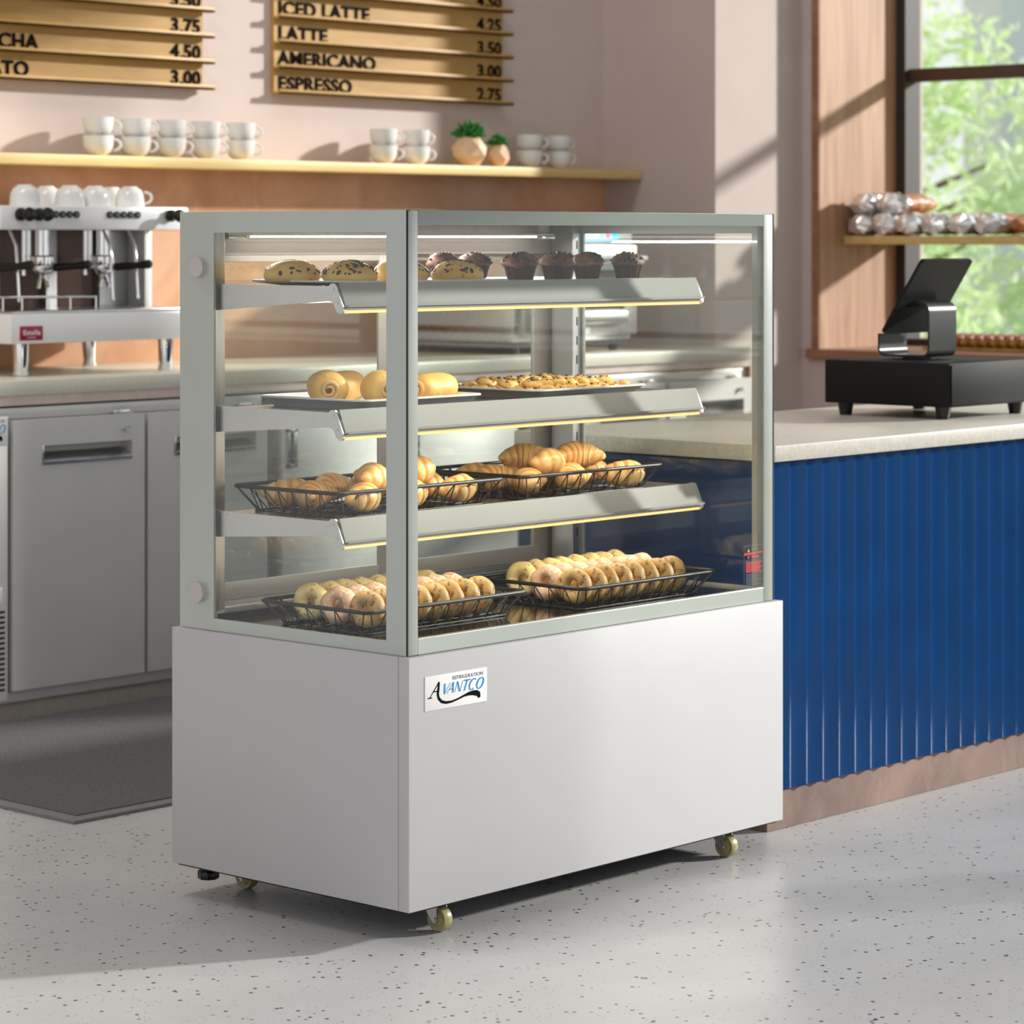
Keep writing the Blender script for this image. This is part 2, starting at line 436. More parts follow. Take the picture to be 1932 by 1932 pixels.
def rrect(x0, y0, x1, y1, r, n=6):
    pts = []
    for cx, cy, a0 in ((x1-r, y1-r, 0), (x0+r, y1-r, 90), (x0+r, y0+r, 180), (x1-r, y0+r, 270)):
        for k in range(n+1):
            a = math.radians(a0+90*k/n); pts.append((cx+r*math.cos(a), cy+r*math.sin(a)))
    return pts
rnd = random.Random(7)
ORD = ['first', 'second', 'third', 'fourth', 'fifth', 'sixth', 'seventh', 'eighth', 'ninth', 'tenth', 'eleventh', 'twelfth', 'thirteenth', 'fourteenth', 'fifteenth', 'sixteenth']

# ------------------------------------------------------------------ setting
YB, XS, YP, XW, YJ, XG = 3.32, 4.52, 2.77, 5.065, 2.682, 5.631
b = MB(); b.box((-4.5, -6.5, -.05), (5.9, 3.6, 0)); struct(b, 'floor', M['floor'])
b = MB(); b.box((-2.5, YB, 0), (XS+.02, YB+.15, 3.9)); struct(b, 'wall_back', M['pink'])
b = MB(); b.box((XS, YP, 0), (5.9, YB+.15, 3.9)); struct(b, 'wall_right', M['pink'])
b = MB(); b.prism([(XW, YP+.001), (XW, 2.715), (5.75, 2.715), (5.75, YP+.001)], 'Z', 0, 3.9)
b.box((XW, -6.5, 0), (5.75, 2.715, .90)); b.box((XW, -6.5, 3.6), (5.75, 2.715, 3.9)); b.box((XW, .2, .9), (5.75, .6, 3.6))
struct(b, 'wall_window', M['pink'])
b = MB(); b.box((-2.5, YB-.012, .955), (XS-.001, YB+.001, 1.60)); struct(b, 'trim_1', M['splash'])
b = MB(); b.box((-4.5, -6.5, 3.9), (5.9, 3.6, 4.0)); struct(b, 'ceiling', M['white'])
# wooden window reveal, casing and sill
b = MB(); b.box((XW-.004, YJ, .937), (5.6, 2.7149, 3.6)); struct(b, 'trim_2', M['walnut'])
b = MB(); b.box((XW-.012, YJ+.001, .937), (XW-.0035, 2.716, 3.6), .001); struct(b, 'trim_3', M['walnut_trim'])
b = MB(); b.box((5.035, -1.2, .901), (5.66, 2.735, .937), .004); struct(b, 'trim_4', M['walnut_trim'])
def window(name, y0, y1, bars, cross):
    w = bpy.data.objects.new(name, None); C.objects.link(w); w['kind'] = 'structure'
    f = MB()
    f.box((XG-.055, y1-.0, .937), (XG+.05, y1-.045, 3.6)); f.box((XG-.055, y0, .937), (XG+.05, y0+.045, 3.6))
    f.box((XG-.055, y0, .937), (XG+.05, y1, .965)); f.box((XG-.055, y0, 3.55), (XG+.05, y1, 3.6))
    f.build('window_frame', M['darkframe'], w)
    f = MB()
    for yb in bars: f.box((XG-.03, yb-.022, .96), (XG+.03, yb+.022, 3.56))
    for zc in cross: f.box((XG-.03, y0+.04, zc-.026), (XG+.03, y1-.04, zc+.026), .003)
    f.build('window_bar', M['brownframe'], w)
    f = MB(); f.box((XG-.004, y0+.02, .95), (XG+.004, y1-.02, 3.58)); f.build('window_pane', M['winglass'], w)
window('window_1', .6, YJ, [1.2], [2.011])
window('window_2', -6.4, .2, [-3.1], [])

# outside
b = MB(); b.box((6.2, -25, -.4), (60, 45, -.3)); o = b.build('lawn', M['grass']); o['kind'] = 'structure'
def tree(loc, h, cr, n, leafm, label, seed):
    r = random.Random(seed)
    t = thing('leafy_tree', label, 'tree', loc, 0, 'trees outside the window')
    tr = MB(); tr.tube([(0, 0, 0), (.06, .03, h*.3), (-.04, .05, h*.6), (.02, 0, h*.85)], .1, 8, radii=[.14, .11, .08, .04])
    for k in range(7):
        a = r.uniform(0, 6.28); z = h*r.uniform(.3, .7)
        tr.tube([(0, 0, z), (math.cos(a)*cr*.4, math.sin(a)*cr*.4, z+.35), (math.cos(a)*cr*.75, math.sin(a)*cr*.75, z+.55)], .03, 6, radii=[.045, .03, .012])
    tr.build('trunk', M['bark'], t)
    f = MB()
    blobs = []
    for k in range(26):
        a = r.uniform(0, 6.28); q = cr*math.sqrt(r.random())*.8; z = h*r.uniform(.12, 1.0)
        blobs.append((Vector((math.cos(a)*q, math.sin(a)*q, z)), r.uniform(.35, .75)))
    for k in range(n):
        c, R = blobs[k % len(blobs)]
        d = Vector((r.gauss(0, 1), r.gauss(0, 1), r.gauss(0, 1))).normalized()*R*r.uniform(.5, 1.0)
        p = c+d; s_ = r.uniform(.05, .10)
        u = Vector((r.gauss(0, 1), r.gauss(0, 1), r.gauss(0, 1))).normalized(); w = u.orthogonal().normalized()
        vs = [f.bm.verts.new(q) for q in (p-u*s_, p+w*s_*.45+u*s_*.1, p+u*s_, p-w*s_*.45+u*s_*.1)]
        f.bm.faces.new(vs)
    f.build('foliage', leafm, t, 0)
tree((15.2, 9.6, -.3), 3.6, 1.35, 4600, M['tree1'], 'leafy green tree outside the window, nearest the dark left frame', 1)
tree((19.8, 10.4, -.3), 3.0, 1.6, 5200, M['tree2'], 'pale green tree outside the window, low behind the black screen stand', 2)
tree((24.5, 16.9, -.3), 5.4, 1.7, 5000, M['tree2'], 'taller pale tree outside, seen through the top pane of the window', 3)
bd = thing('office_building', 'pale office block far outside the window, at the upper right', 'building', (38, 20, -.3))
b = MB(); b.box((0, -9, 0), (9, 3.4, 16)); b.build('wall', M['concrete'], bd)
for k in range(9):
    b = MB(); b.box((-.12, -8.6+k*1.3, .8), (.02, -8.6+k*1.3+.75, 15.4)); b.build('window_strip', M['facadeglass'], bd)

# ------------------------------------------------------------------ back counter run
t = thing('back_worktop', 'long pale stone worktop along the back wall under the splashback', 'worktop', (0, 2.6, .89))
b = MB(); b.box((-1.6, 0.0, .028), (XS-.003, YB-2.6-.013, .07), .003); b.build('slab', M['backcounter'], t)
b = MB(); b.box((-1.6, .012, 0), (XS-.003, .05, .028)); o = b.build('support_rail', simple('pale_pink_rail', lin(232, 212, 202), .6), t); o['label'] = 'pale pink rail under the slab'
b = MB(); b.box((-1.6, .03, -.888), (XS-.003, .06, -.835)); o = b.build('plinth', simple('beige_plinth', lin(186, 178, 168), .6), t)
b = MB(); b.box((XS-.006, .004, -.888), (XS-.003, .6, 0.0)); 
b = b.build('end_panel', M['walnut_trim'], t)

def fridge(name, label, x0, x1, doors, panel, handles):
    """undercounter steel fridge, front face at y=2.6"""
    t = thing(name, label, 'fridge', (x0, 2.6, .056), 0, 'steel fridges under the back worktop')
    w = x1-x0
    b = MB(); b.box((0, .04, 0), (w, .66, .828)); b.box((0, .012, 0), (w, .04, .034), .004); b.box((0, .02, .795), (w, .04, .828), .003)
    b.build('body', M['fridge'], t)
    for (a, c, hk) in doors:
        d = MB(); a -= x0; c -= x0
        hx0, hx1, hz0, hz1 = (c-(c-a)*.78, c-(c-a)*.10, .668, .718) if hk == 'H' else (a+.01, a+.05, .60, .72)
        y0, y1, z0, z1 = -.012, .0395, .036, .794
        if hk == 'H':
            d.box((a, y0, z0), (hx0, y1, z1)); d.box((hx1, y0, z0), (c, y1, z1))
            d.box((hx0, y0, z0), (hx1, y1, hz0)); d.box((hx0, y0, hz1), (hx1, y1, z1)); d.box((hx0, y1-.003, hz0), (hx1, y1, hz1))
        else:
            d.box((a, y0, z0), (c, y1, z1), .003)
        do = d.build('door', M['fridge'], t)
        h = MB()
        if hk == 'H':
            h.prism([(y0-.003, hz0-.004), (y0-.003, hz0+.004), (y0+.012, hz0+.016), (y1-.014, hz0+.030), (y1-.012, hz0)], 'X', hx0+.002, hx1-.002)
            h.box((hx0-.005, y0-.003, hz0-.004), (hx0+.002, y0+.01, hz1+.003), .001)
        else:
            for (q0, q1, r0, r1) in ((hx0, hx1, hz0, hz0+.012), (hx0, hx1, hz1-.012, hz1), (hx0, hx0+.010, hz0, hz1), (hx1-.010, hx1, hz0, hz1)):
                h.box((q0, y0-.012, r0), (q1, y0, r1), .002)
            h.box((hx0+.018, y0-.02, hz0+.01), (hx0+.03, y0-.008, hz1-.01), .003)
        h.build('handle', M['steel_h'], do)
        k = MB(); lx = c-.075 if hk == 'H' else c-.05
        k.cyl((lx, y0-.012, .792-.038), (lx, y0, .792-.038), .008, n=14); k.cyl((lx, y0-.016, .792-.046), (lx, y0-.010, .792-.030), .003, n=8)
        k.build('lock', M['chrome'], do)
    if panel:
        a, c = panel[0]-x0, panel[1]-x0
        p = MB(); p.box((a, -.008, .012), (c, .03, .794), .003); po = p.build('compressor_panel', M['fridge'], t)
        v = MB().use(M['gap'])
        z = .04
        while z < .27: v.box((a+.02, -.0095, z), (c-.012, -.007, z+.007)); z += .0145
        v.build('vent', M['gap'], po)
        r = MB(); r.box((c-.20, -.011, .285), (c-.02, -.006, .33), .002); r.build('control_strip', M['label'], po)
    for (a, c, hk) in doors:
        h = MB(); h.box((c-x0-.10, .005, .795), (c-x0-.03, .03, .806), .002); h.build('hinge', M['chrome'], t)
    return t
frA = fridge('undercounter_fridge', 'steel undercounter fridge with two flat doors, left under the espresso machine', .72, 2.07, [(1.089, 1.572, 'H'), (1.586, 2.064, 'H')], (.73, 1.074), 1)
frB = fridge('undercounter_fridge', 'darker steel fridge with upright handles, seen behind the case', 2.12, 3.22, [(2.13, 2.66, 'V'), (2.675, 3.21, 'V')], None, 1)
frC = fridge('undercounter_fridge', 'steel fridge with wide recessed handles beside the tall walls', 3.28, 4.51, [(3.55, 4.0, 'H'), (4.02, 4.505, 'H')], (3.285, 3.54), 1)

# ------------------------------------------------------------------ brand label builder (stroke lettering)
def brand_label(parent, ox, oy, oz, w, h, plate_name='brand_label'):
    """white plate with the two-tone swash lettering, facing -Y; (ox,oz) lower left"""
    p = MB(); p.box((ox, oy-.0012, oz), (ox+w, oy+.001, oz+h), .0004)
    po = p.build(plate_name, M['label'], parent)
    y = oy-.0016
    def X(u, sv=0.0): return ox+u*w
    def quad(mb, pts):
        vs = [mb.bm.verts.new((ox+u*w, y, oz+v*h)) for u, v in pts]; vs2 = [mb.bm.verts.new((ox+u*w, y+.0006, oz+v*h)) for u, v in pts]
        n = len(pts); mb.bm.faces.new(vs); mb.bm.faces.new(list(reversed(vs2)))
        for i in range(n): mb.bm.faces.new((vs[i], vs2[i], vs2[(i+1) % n], vs[(i+1) % n]))
    def stroke(mb, a, b_, wd, wd2=None):
        wd2 = wd if wd2 is None else wd2
        quad(mb, [(a[0]-wd/2, a[1]), (a[0]+wd/2, a[1]), (b_[0]+wd2/2, b_[1]), (b_[0]-wd2/2, b_[1])])
    def ribbon(mb, pts, wds):
        ls, rs = [], []
        for i, (u, v) in enumerate(pts):
            a = pts[max(0, i-1)]; c = pts[min(len(pts)-1, i+1)]
            dx, dy = (c[0]-a[0])*w, (c[1]-a[1])*h; L = math.hypot(dx, dy) or 1
            nx, ny = -dy/L*wds[i]/2, dx/L*wds[i]/2
            ls.append((u+nx, v+ny*w/h)); rs.append((u-nx, v-ny*w/h))
        for i in range(len(pts)-1): quad(mb, [ls[i], ls[i+1], rs[i+1], rs[i]])
    k = MB()
    stroke(k, (.075, .38), (.215, .78), .012, .02)            # thin left leg of the A
    ribbon(k, [(.04, .37), (.11, .37)], [.012, .012]); ribbon(k, [(.12, .535), (.2, .535)], [.012, .012])
    ribbon(k, [(.218, .80), (.212, .62), (.20, .45), (.215, .32), (.26, .215), (.33, .165), (.42, .165), (.52, .21), (.62, .275), (.70, .31), (.77, .315), (.83, .29), (.865, .25), (.87, .20), (.845, .165)],
           [.026, .034, .036, .036, .034, .030, .024, .020, .024, .040, .055, .066, .06, .05, .03])
    k.build('lettering', M['ink'], po, 0)
    k = MB()
    def sl(u, v): return (u+(v-.42)*.16, v)                      # italic slant
    z0, z1 = .42, .72
    def letter(ch, u):
        s_ = lambda a, b_, wd: stroke(k, sl(u+a[0], a[1]), sl(u+b_[0], b_[1]), wd)
        if ch == 'V': s_((.01, z1), (.05, z0), .026); s_((.10, z1), (.05, z0), .009)
        if ch == 'A': s_((.0, z0), (.055, z1), .009); s_((.095, z0), (.055, z1), .026); stroke(k, sl(u+.02, .53), sl(u+.02, .545), .001); ribbon(k, [sl(u+.02, .53), sl(u+.085, .53)], [.009, .009])
        if ch == 'N': s_((.0, z0), (.0, z1), .009); s_((.0, z1), (.08, z0), .026); s_((.085, z0), (.085, z1), .009)
        if ch == 'T': s_((.05, z0), (.05, z1), .024); ribbon(k, [sl(u-.005, z1), sl(u+.105, z1)], [.014, .014])
        if ch in 'CO':
            pts, wd = [], []
            a0, a1 = (50, 310) if ch == 'C' else (0, 360)
            for i in range(25):
                a = math.radians(a0+(a1-a0)*i/24)
                pts.append(sl(u+.055+.05*math.cos(a), .57+.155*math.sin(a))); wd.append(.010+.016*abs(math.cos(a)))
            ribbon(k, pts, wd)
        if ch not in 'CO':
            for q in ((0, z0),) if ch == 'A' else (): pass
    for ch, u in zip('VANTCO', (.255, .345, .47, .575, .685, .805)): letter(ch, u)
    k.build('lettering', M['inkblue'], po, 0)
    me = text_mesh('REFRIGERATION', .115*h/.067*.0085/.0115, 0, .0002, .2)
    xs = [v.co.x for v in me.vertices]; sc = w*.50/(max(xs)-min(xs))
    ys = [v.co.y for v in me.vertices]; sy = h*.105/(max(ys)-min(ys))
    k = MB(); k.mesh(me, place(ox+.43*w, y, oz+.80*h, sc, sy)); k.build('lettering', M['inkgrey'], po, 0)
    return po
brand_label([c for c in kids(frA) if c.name.startswith('compressor')][0].parent, 1.072-.175-.72, -.0092, .782-.056, .175, .081)

# ------------------------------------------------------------------ shelf, menu boards
b = MB(); b.box((-1.6, 3.12, 1.587), (XS-.003, YB-.002, 1.621), .003)
tag(b.build('wall_shelf', M['birch']), 'long birch wall shelf carrying white cups above the splashback', 'shelf')
def menu_board(x0, x1, lines, label, lx, px_right, lal='LEFT'):
    t = thing('menu_board', label, 'sign', ((x0+x1)/2, YB, 1.855)); ox = (x0+x1)/2
    b = MB(); b.box((x0-ox, -.018, 0), (x1-ox, -.001, .0856*9+.01)); b.build('backing', M['board'], t)
    for i in range(10):
        z = .0856*i
        r = MB(); r.box((x0-ox-.004, -.052, z-.002), (x1-ox+.025, -.018, z+.006), .001); r.box((x0-ox-.004, -.052, z-.002), (x1-ox+.025, -.044, z+.014), .001)
        r.build('rail', M['board'], t)
    for i, (nm, pr) in enumerate(lines):
        z = .0856*i + .0145
        for txt, xx, al in ((nm, lx[i] if isinstance(lx, tuple) else lx, lal), (pr, px_right, 'RIGHT')):
            if not txt: continue
            me = text_mesh(txt, .064, .0018, .0015, 0, al)
            L = MB(); L.mesh(me, place(xx-ox, -.0198, z, 1.24 if al == 'LEFT' else 1.14, 1.0)); L.build('lettering', M['ink'], t, 0)
menu_board(2.765, 3.925, [('ESPRESSO', '2.75'), ('AMERICANO', '3.00'), ('LATTE', '3.50'), ('ICED LATTE', '4.25'), ('', '4.50')], 'wooden menu board listing espresso and latte, right of the other', 2.782, 3.915)
menu_board(1.20, 2.44, [('GELATO', '3.00'), ('MOCHA', '4.50'), ('', '3.75'), ('', '3.50')], 'wooden menu board cut by the left edge, ending in ATO', (1.713, 1.748, 1.4, 1.4), 2.43, 'RIGHT')

# ------------------------------------------------------------------ cups
def cup_parts(t, flip=False):
    """bowl cup, 0.055 m high; flip = stands on its rim"""
    H = .056
    prof = [(.0, .001), (.019, .0), (.021, .003), (.032, .010), (.0385, .024), (.0405, .040), (.041, H), (.0388, H), (.0385, .040), (.0365, .025), (.028, .012), (.0, .007)]
    if flip: prof = [(r, H-h) for r, h in prof]
    b = MB(); b.lathe(prof, n=32); b.build('bowl', M['ceramic'], t, 40)
    h = MB(); pts = []
    for k in range(11):
        a = math.radians(-100+200*k/10); pts.append((.042+.017*math.cos(a), 0, (.031+.015*math.sin(a)) if not flip else H-(.031+.015*math.sin(a))))
    h.tube(pts, .0036, 8); h.build('handle', M['ceramic'], t, 60)
def cup(label, loc, rz, flip, group):
    t = thing('coffee_cup', label, 'cup', loc, rz, group); cup_parts(t, flip); return t
c0 = None; c1 = None
SH = 1.6215
st = [(1.912, 'leftmost stack on the shelf'), (2.067, 'second stack from the left on the shelf'), (2.217, 'middle of the five left stacks on the shelf'), (2.366, 'fourth stack from the left on the shelf'), (2.521, 'last of the five left stacks on the shelf'),
      (3.196, 'stack just left of the pair beside the large plant'), (3.361, 'stack next to the large potted plant'), (3.962, 'stack right of the small potted plant'), (4.123, 'rightmost stack near the wall corner')]
for i, (x, nm) in enumerate(st):
    for lv in (0, 1):
        lab = f"white cup, {'upper' if lv else 'lower'} one in the {nm}"
        y = 3.205; loc = (x, y, SH+lv*.058); rz = math.radians(-12+rnd.uniform(-14, 14) - 18)
        # the upper cup sits nested into the rim of the lower
        if c0 is None: c0 = cup(lab, loc, rz, False, 'stacked cups on the wall shelf'); c0.scale = (1.2, 1.2, 1.14)
        else: dup(c0, loc, (0, 0, rz), lab)
cm = [(1.402, 2.93, 'leftmost upturned white cup on top of the espresso machine'), (1.589, 3.06, 'second upturned white cup from the left on the espresso machine'), (1.572, 2.93, 'third upturned white cup from the left on the espresso machine'),
      (1.665, 2.925, 'upturned white cup nearest the front edge of the espresso machine'), (1.843, 3.06, 'upturned white cup half hidden at the back of the espresso machine'), (1.812, 2.935, 'rightmost upturned white cup on the espresso machine, its handle showing')]
for i, (x, y, lab) in enumerate(cm):
    loc = (x, y, 1.4575); rz = math.radians((42, 50, 36, 44, 40, -46)[i])
    s_ = 1.12
    if c1 is None: c1 = cup(lab, loc, rz, True, 'upturned cups on the espresso machine'); c1.scale = (s_,)*3
    else: dup(c1, loc, (0, 0, rz), lab, None, (s_,)*3)

# plants in faceted pots
def plant(x, y, r, h, label, rz):
    t = thing('potted_plant', label, 'plant', (x, y, SH), rz)
    b = MB(); n = 6
    rings = []
    for (q, z, o) in ((.52, 0, 0), (.98, .34, .5), (.96, .66, 0), (.58, 1.0, .5), (.46, 1.0, .5), (.46, .86, .5)):
        rings.append([(r*q*math.cos(2*PI*(k+o)/n), r*q*math.sin(2*PI*(k+o)/n), h*z) for k in range(n)])
    vr = [[b.bm.verts.new(p) for p in rg] for rg in rings]
    for i in range(5):
        for k in range(n):
            kk = (k+1) % n
            if i in (0, 2): qs = [(vr[i][k], vr[i][kk], vr[i+1][k]), (vr[i][kk], vr[i+1][kk], vr[i+1][k])]
            elif i == 1: qs = [(vr[i][k], vr[i][kk], vr[i+1][kk]), (vr[i][k], vr[i+1][kk], vr[i+1][k])]
            else: qs = [(vr[i][k], vr[i][kk], vr[i+1][kk], vr[i+1][k])]
            for q in qs: b.bm.faces.new(q)
    b.bm.faces.new(list(reversed(vr[0]))); b.bm.faces.new(vr[5])
    b.build('pot', M['clay'], t, 0)
    f = MB(); R = random.Random(int(x*100))
    for k in range(150):
        a = R.uniform(0, 6.28); e = R.uniform(.2, 1.45); L = r*R.uniform(.55, .92)
        d = Vector((math.cos(a)*math.cos(e), math.sin(a)*math.cos(e), math.sin(e)))
        c = Vector((0, 0, h*.93)) + d*L
        f.ball(c, r*.13, (.5, .5, 1.7), 6, 5, d.to_track_quat('Z', 'Y').to_matrix())
        if k % 3 == 0: f.cyl((0, 0, h*.86), c, r*.05, r*.04, 5)
    f.build('foliage', M['leaf'], t, 50)
plant(3.632, 3.2, .066, .104, 'larger green succulent in a faceted beige pot on the wall shelf', .3)
plant(3.775, 3.19, .044, .080, 'smaller green succulent in a faceted beige pot on the shelf', .9)

# ------------------------------------------------------------------ espresso machine
t = thing('espresso_machine', 'white two-group espresso machine standing on the back worktop', 'coffee machine', (1.6, 2.98, .9605))
ox, oy, oz = 1.6, 2.98, .9605
def L(x, y, z): return (x-ox, y-oy, z-oz)
b = MB(); b.box(L(1.216, 2.76, 1.056), L(1.985, 3.24, 1.142), .006); b.build('drip_base', M['whitegloss'], t)
b = MB(); b.box(L(1.259, 2.86, 1.386), L(1.985, 3.24, 1.457), .006); b.build('top_housing', M['whitegloss'], t)
b = MB(); b.box(L(1.26, 3.12, 1.142), L(1.99, 3.22, 1.386)); b.build('back_panel', M['brown_reflection'], t)
for xa, xb in ((1.83, 1.94), (1.40, 1.44), (1.62, 1.66)):
    b = MB(); b.box(L(xa, 3.10, 1.15), L(xb, 3.12, 1.385)); b.build('inner_panel', M['steel'], t)
b = MB(); b.box(L(1.945, 3.02, 1.142), L(1.975, 3.24, 1.387), .003); b.build('side_column', M['whitegloss'], t)
b = MB(); b.box(L(1.24, 2.78, 1.1425), L(1.97, 3.09, 1.150), .002); b.build('drip_grate', M['steel_h'], t)
for x in (1.315, 1.872):
    for y in (2.84, 3.20):
        b = MB(); b.cyl(L(x, y, .9605), L(x, y, .972), .024, .024); b.cyl(L(x, y, .972), L(x, y, 1.058), .021, .024); b.build('leg', M['chrome'], t)
for x in (1.485-.026, 1.485, 1.511, 1.537, 1.666, 1.693, 1.720, 1.747, 1.775):
    b = MB().use(M['black']); b.cyl(L(x, 2.853, 1.432), L(x, 2.862, 1.432), .0105, n=20); b.use(M['inkdim']); b.cyl(L(x, 2.852, 1.432), L(x, 2.8535, 1.432), .005, n=12); b.build('button', M['black'], t)
for x in (1.325, 1.392, 1.905):
    b = MB(); b.lathe([(.012, 0), (.019, -.006), (.019, -.016), (.010, -.022), (.009, -.034), (.017, -.040), (.021, -.050), (.018, -.060), (.0, -.064)], L(x, 2.862, 1.431), 20, 'Y'); b.build('steam_knob', M['black'], t)
for gx in (1.30, 1.515, 1.752):
    gy = 2.99
    b = MB(); b.cyl(L(gx, gy, 1.386), L(gx, gy, 1.31), .022); b.lathe([(.030, 1.31-oz), (.036, 1.305-oz), (.036, 1.285-oz), (.031, 1.280-oz)], (gx-ox, gy-oy, 0), 24); b.cyl(L(gx-.03, gy+.03, 1.386), L(gx-.03, gy+.03, 1.27), .011); b.cyl(L(gx-.055, gy+.02, 1.386), L(gx-.055, gy+.02, 1.25), .007)
    b.build('group_head', M['chrome'], t, 40)
    b = MB().use(M['chrome']); b.lathe([(.033, 1.279-oz), (.033, 1.266-oz), (.026, 1.256-oz), (.012, 1.248-oz)], (gx-ox, gy-oy, 0), 24)
    b.tube([L(gx, gy, 1.252), L(gx-.012, gy-.002, 1.235), L(gx-.018, gy-.004, 1.212)], .006, 8); b.tube([L(gx, gy, 1.252), L(gx+.012, gy-.002, 1.235), L(gx+.018, gy-.004, 1.212)], .006, 8)
    b.cyl(L(gx, gy-.03, 1.272), L(gx+.004, gy-.06, 1.274), .008)
    b.use(M['black']); b.tube([L(gx+.004, gy-.055, 1.274), L(gx+.012, gy-.085, 1.276), L(gx+.022, gy-.13, 1.279), L(gx+.034, gy-.175, 1.283), L(gx+.036, gy-.182, 1.283)], .01, 12, radii=[.0125, .0125, .0105, .0145, .008])
    b.build('portafilter', M['chrome'], t, 40)
for x, z0 in ((1.345, 1.18), (1.702, 1.178), (1.801, 1.182)):
    b = MB(); b.tube([L(x, 2.93, 1.386), L(x, 2.90, 1.34), L(x, 2.89, 1.24), L(x, 2.885, z0)], .0048, 8); b.ball(L(x, 2.885, z0), .007, u=10, v=8); b.build('steam_wand', M['chrome'], t, 50)
b = MB(); b.cyl(L(1.24, 2.84, 1.190), L(1.60, 2.84, 1.187), .0035, n=8)
for x in (1.25, 1.32, 1.42, 1.50, 1.598): b.cyl(L(x, 2.84, 1.149), L(x, 2.84, 1.190), .003, n=8)
b.build('cup_rail', M['chrome'], t, 50)
b = MB(); b.box(L(1.248, 2.7565, 1.066), L(1.330, 2.7605, 1.107), .001); po = b.build('maker_badge', M['crimson'], t)
me = text_mesh('Estella', .02, .0003, .0003); xs = [v.co.x for v in me.vertices]; sc = .062/(max(xs)-min(xs))
b = MB(); b.mesh(me, place(1.257-ox, 2.7555-oy, 1.082-oz, sc, 1.0)); b.build('lettering', M['label'], po, 0)
b = MB(); b.box(L(1.272, 2.7552, 1.0735), L(1.304, 2.7566, 1.0750)); b.build('underline', M['label'], po, 0)

# ------------------------------------------------------------------ rapid oven behind the case
t = thing('countertop_oven', 'tall steel countertop oven with a colour touch screen at the worktop end', 'oven', (3.72, 3.0, .9605))
ox, oy, oz = 3.72, 3.0, .9605
b = MB(); b.box(L(3.40, 2.775, 1.0), L(4.03, 3.29, 1.405), .005); b.build('body', M['steel_h'], t)
b = MB(); b.box(L(3.402, 2.77, .985), L(3.99, 3.27, 1.0)); 
for x in (3.43, 3.96):
    for y in (2.80, 3.24): b.cyl(L(x, y, .9605), L(x, y, .987), .016, n=14)
b.build('foot_frame', M['black'], t)
b = MB(); b.box(L(3.42, 2.745, 1.018), L(4.03, 2.775, 1.338), .006); d = b.build('door', M['steel'], t)
b = MB(); b.box(L(3.50, 2.742, 1.11), L(3.955, 2.7455, 1.25)); b.build('door_window', M['black'], d)
b = MB(); b.box(L(3.46, 2.715, 1.06), L(3.95, 2.745, 1.105), .010); b.build('lower_grip', M['steel_h'], d)
b = MB(); b.cyl(L(3.50, 2.70, 1.29), L(4.02, 2.70, 1.29), .013, n=16); b.cyl(L(3.55, 2.70, 1.29), L(3.55, 2.745, 1.29), .009); b.cyl(L(3.97, 2.70, 1.29), L(3.97, 2.745, 1.29), .009); b.build('bar_handle', M['chrome'], d, 50)
b = MB(); b.box(L(3.70, 2.743, 1.025), L(3.765, 2.7455, 1.055)); b.build('rating_plate', M['label'], d)
b = MB(); b.box(L(3.42, 2.765, 1.342), L(4.025, 2.776, 1.40), .002); p = b.build('control_panel', M['alu'], t)
b = MB().use(M['scr']); b.box(L(3.60, 2.762, 1.350), L(3.945, 2.766, 1.395))
b.use(M['scr_cyan']); b.box(L(3.60, 2.7612, 1.353), L(3.945, 2.7618, 1.358)); b.box(L(3.905, 2.7612, 1.363), L(3.944, 2.7618, 1.392))
b.use(M['scr_green']); b.box(L(3.84, 2.7612, 1.363), L(3.868, 2.7618, 1.392)); b.use(M['scr_red']); b.box(L(3.873, 2.7612, 1.363), L(3.900, 2.7618, 1.392))
b.build('touch_screen', M['scr'], p)

# floor mat
t = thing('floor_mat', 'dark grey anti-fatigue floor mat before the steel fridges', 'mat', (1.2, 1.98, 0))
b = MB(); b.prism([(-.85, -.565), (.9, -.565), (.9, .60), (-.82, .60)], 'Z', .010, .013); b.build('surface', M['mat'], t)
b = MB()
o_ = [(-.885, -.598), (.93, -.598), (.93, .62), (-.855, .62)]; i_ = [(-.85, -.565), (.9, -.565), (.9, .60), (-.82, .60)]
b.rings([[(x, y, .001) for x, y in o_], [(x, y, .008) for x, y in o_], [(x, y, .0105) for x, y in i_], [(x, y, .001) for x, y in i_]], loop=True)
b.build('bevelled_border', M['matedge'], t)

# ------------------------------------------------------------------ service counter
t = thing('service_counter', 'service counter with a speckled stone top and blue fluted front', 'counter', (1.305, .10, 0))
b = MB(); b.box((0, 0, .849), (2.6, .80, .887), .0035); b.build('countertop', M['counter'], t)
b = MB(); P = .0647; n = 16; pts = []
x = .011; k = 0; X0 = 1.331-1.305
while x < 2.56:
    pts.append((x, .016)); 
    for s_ in (.01, .02, .03, .045, .06, .08, .10, .125, .15, .18, .21, .24, .27, .30, .36, .44, .52, .60, .68, .76, .84, .92, .975):
        d_ = 1-(1-s_/.30)**2 if s_ < .30 else 1-((s_-.30)/.70)**1.5
        pts.append((x+P*s_, .016+.0105*max(0, d_)))
    x += P
pts.append((x, .016)); pts += [(x, .034), (.011, .034)]
b.prism(pts, 'Z', .092, .845); o = b.build('fluted_panel', M['blue'], t, 50)
b = MB(); b.box((.010, .0345, .092), (.03, .79, .845)); b.box((.03, .77, .092), (2.55, .79, .845)); b.build('end_panel', M['blue'], t)
b = MB(); b.box((.03, .036, .845), (2.55, .77, .849)); b.build('shadow_gap', M['gap'], t)
b = MB(); b.box((.012, .032, .001), (2.56, .77, .092)); b.build('plinth', M['plinth'], t)

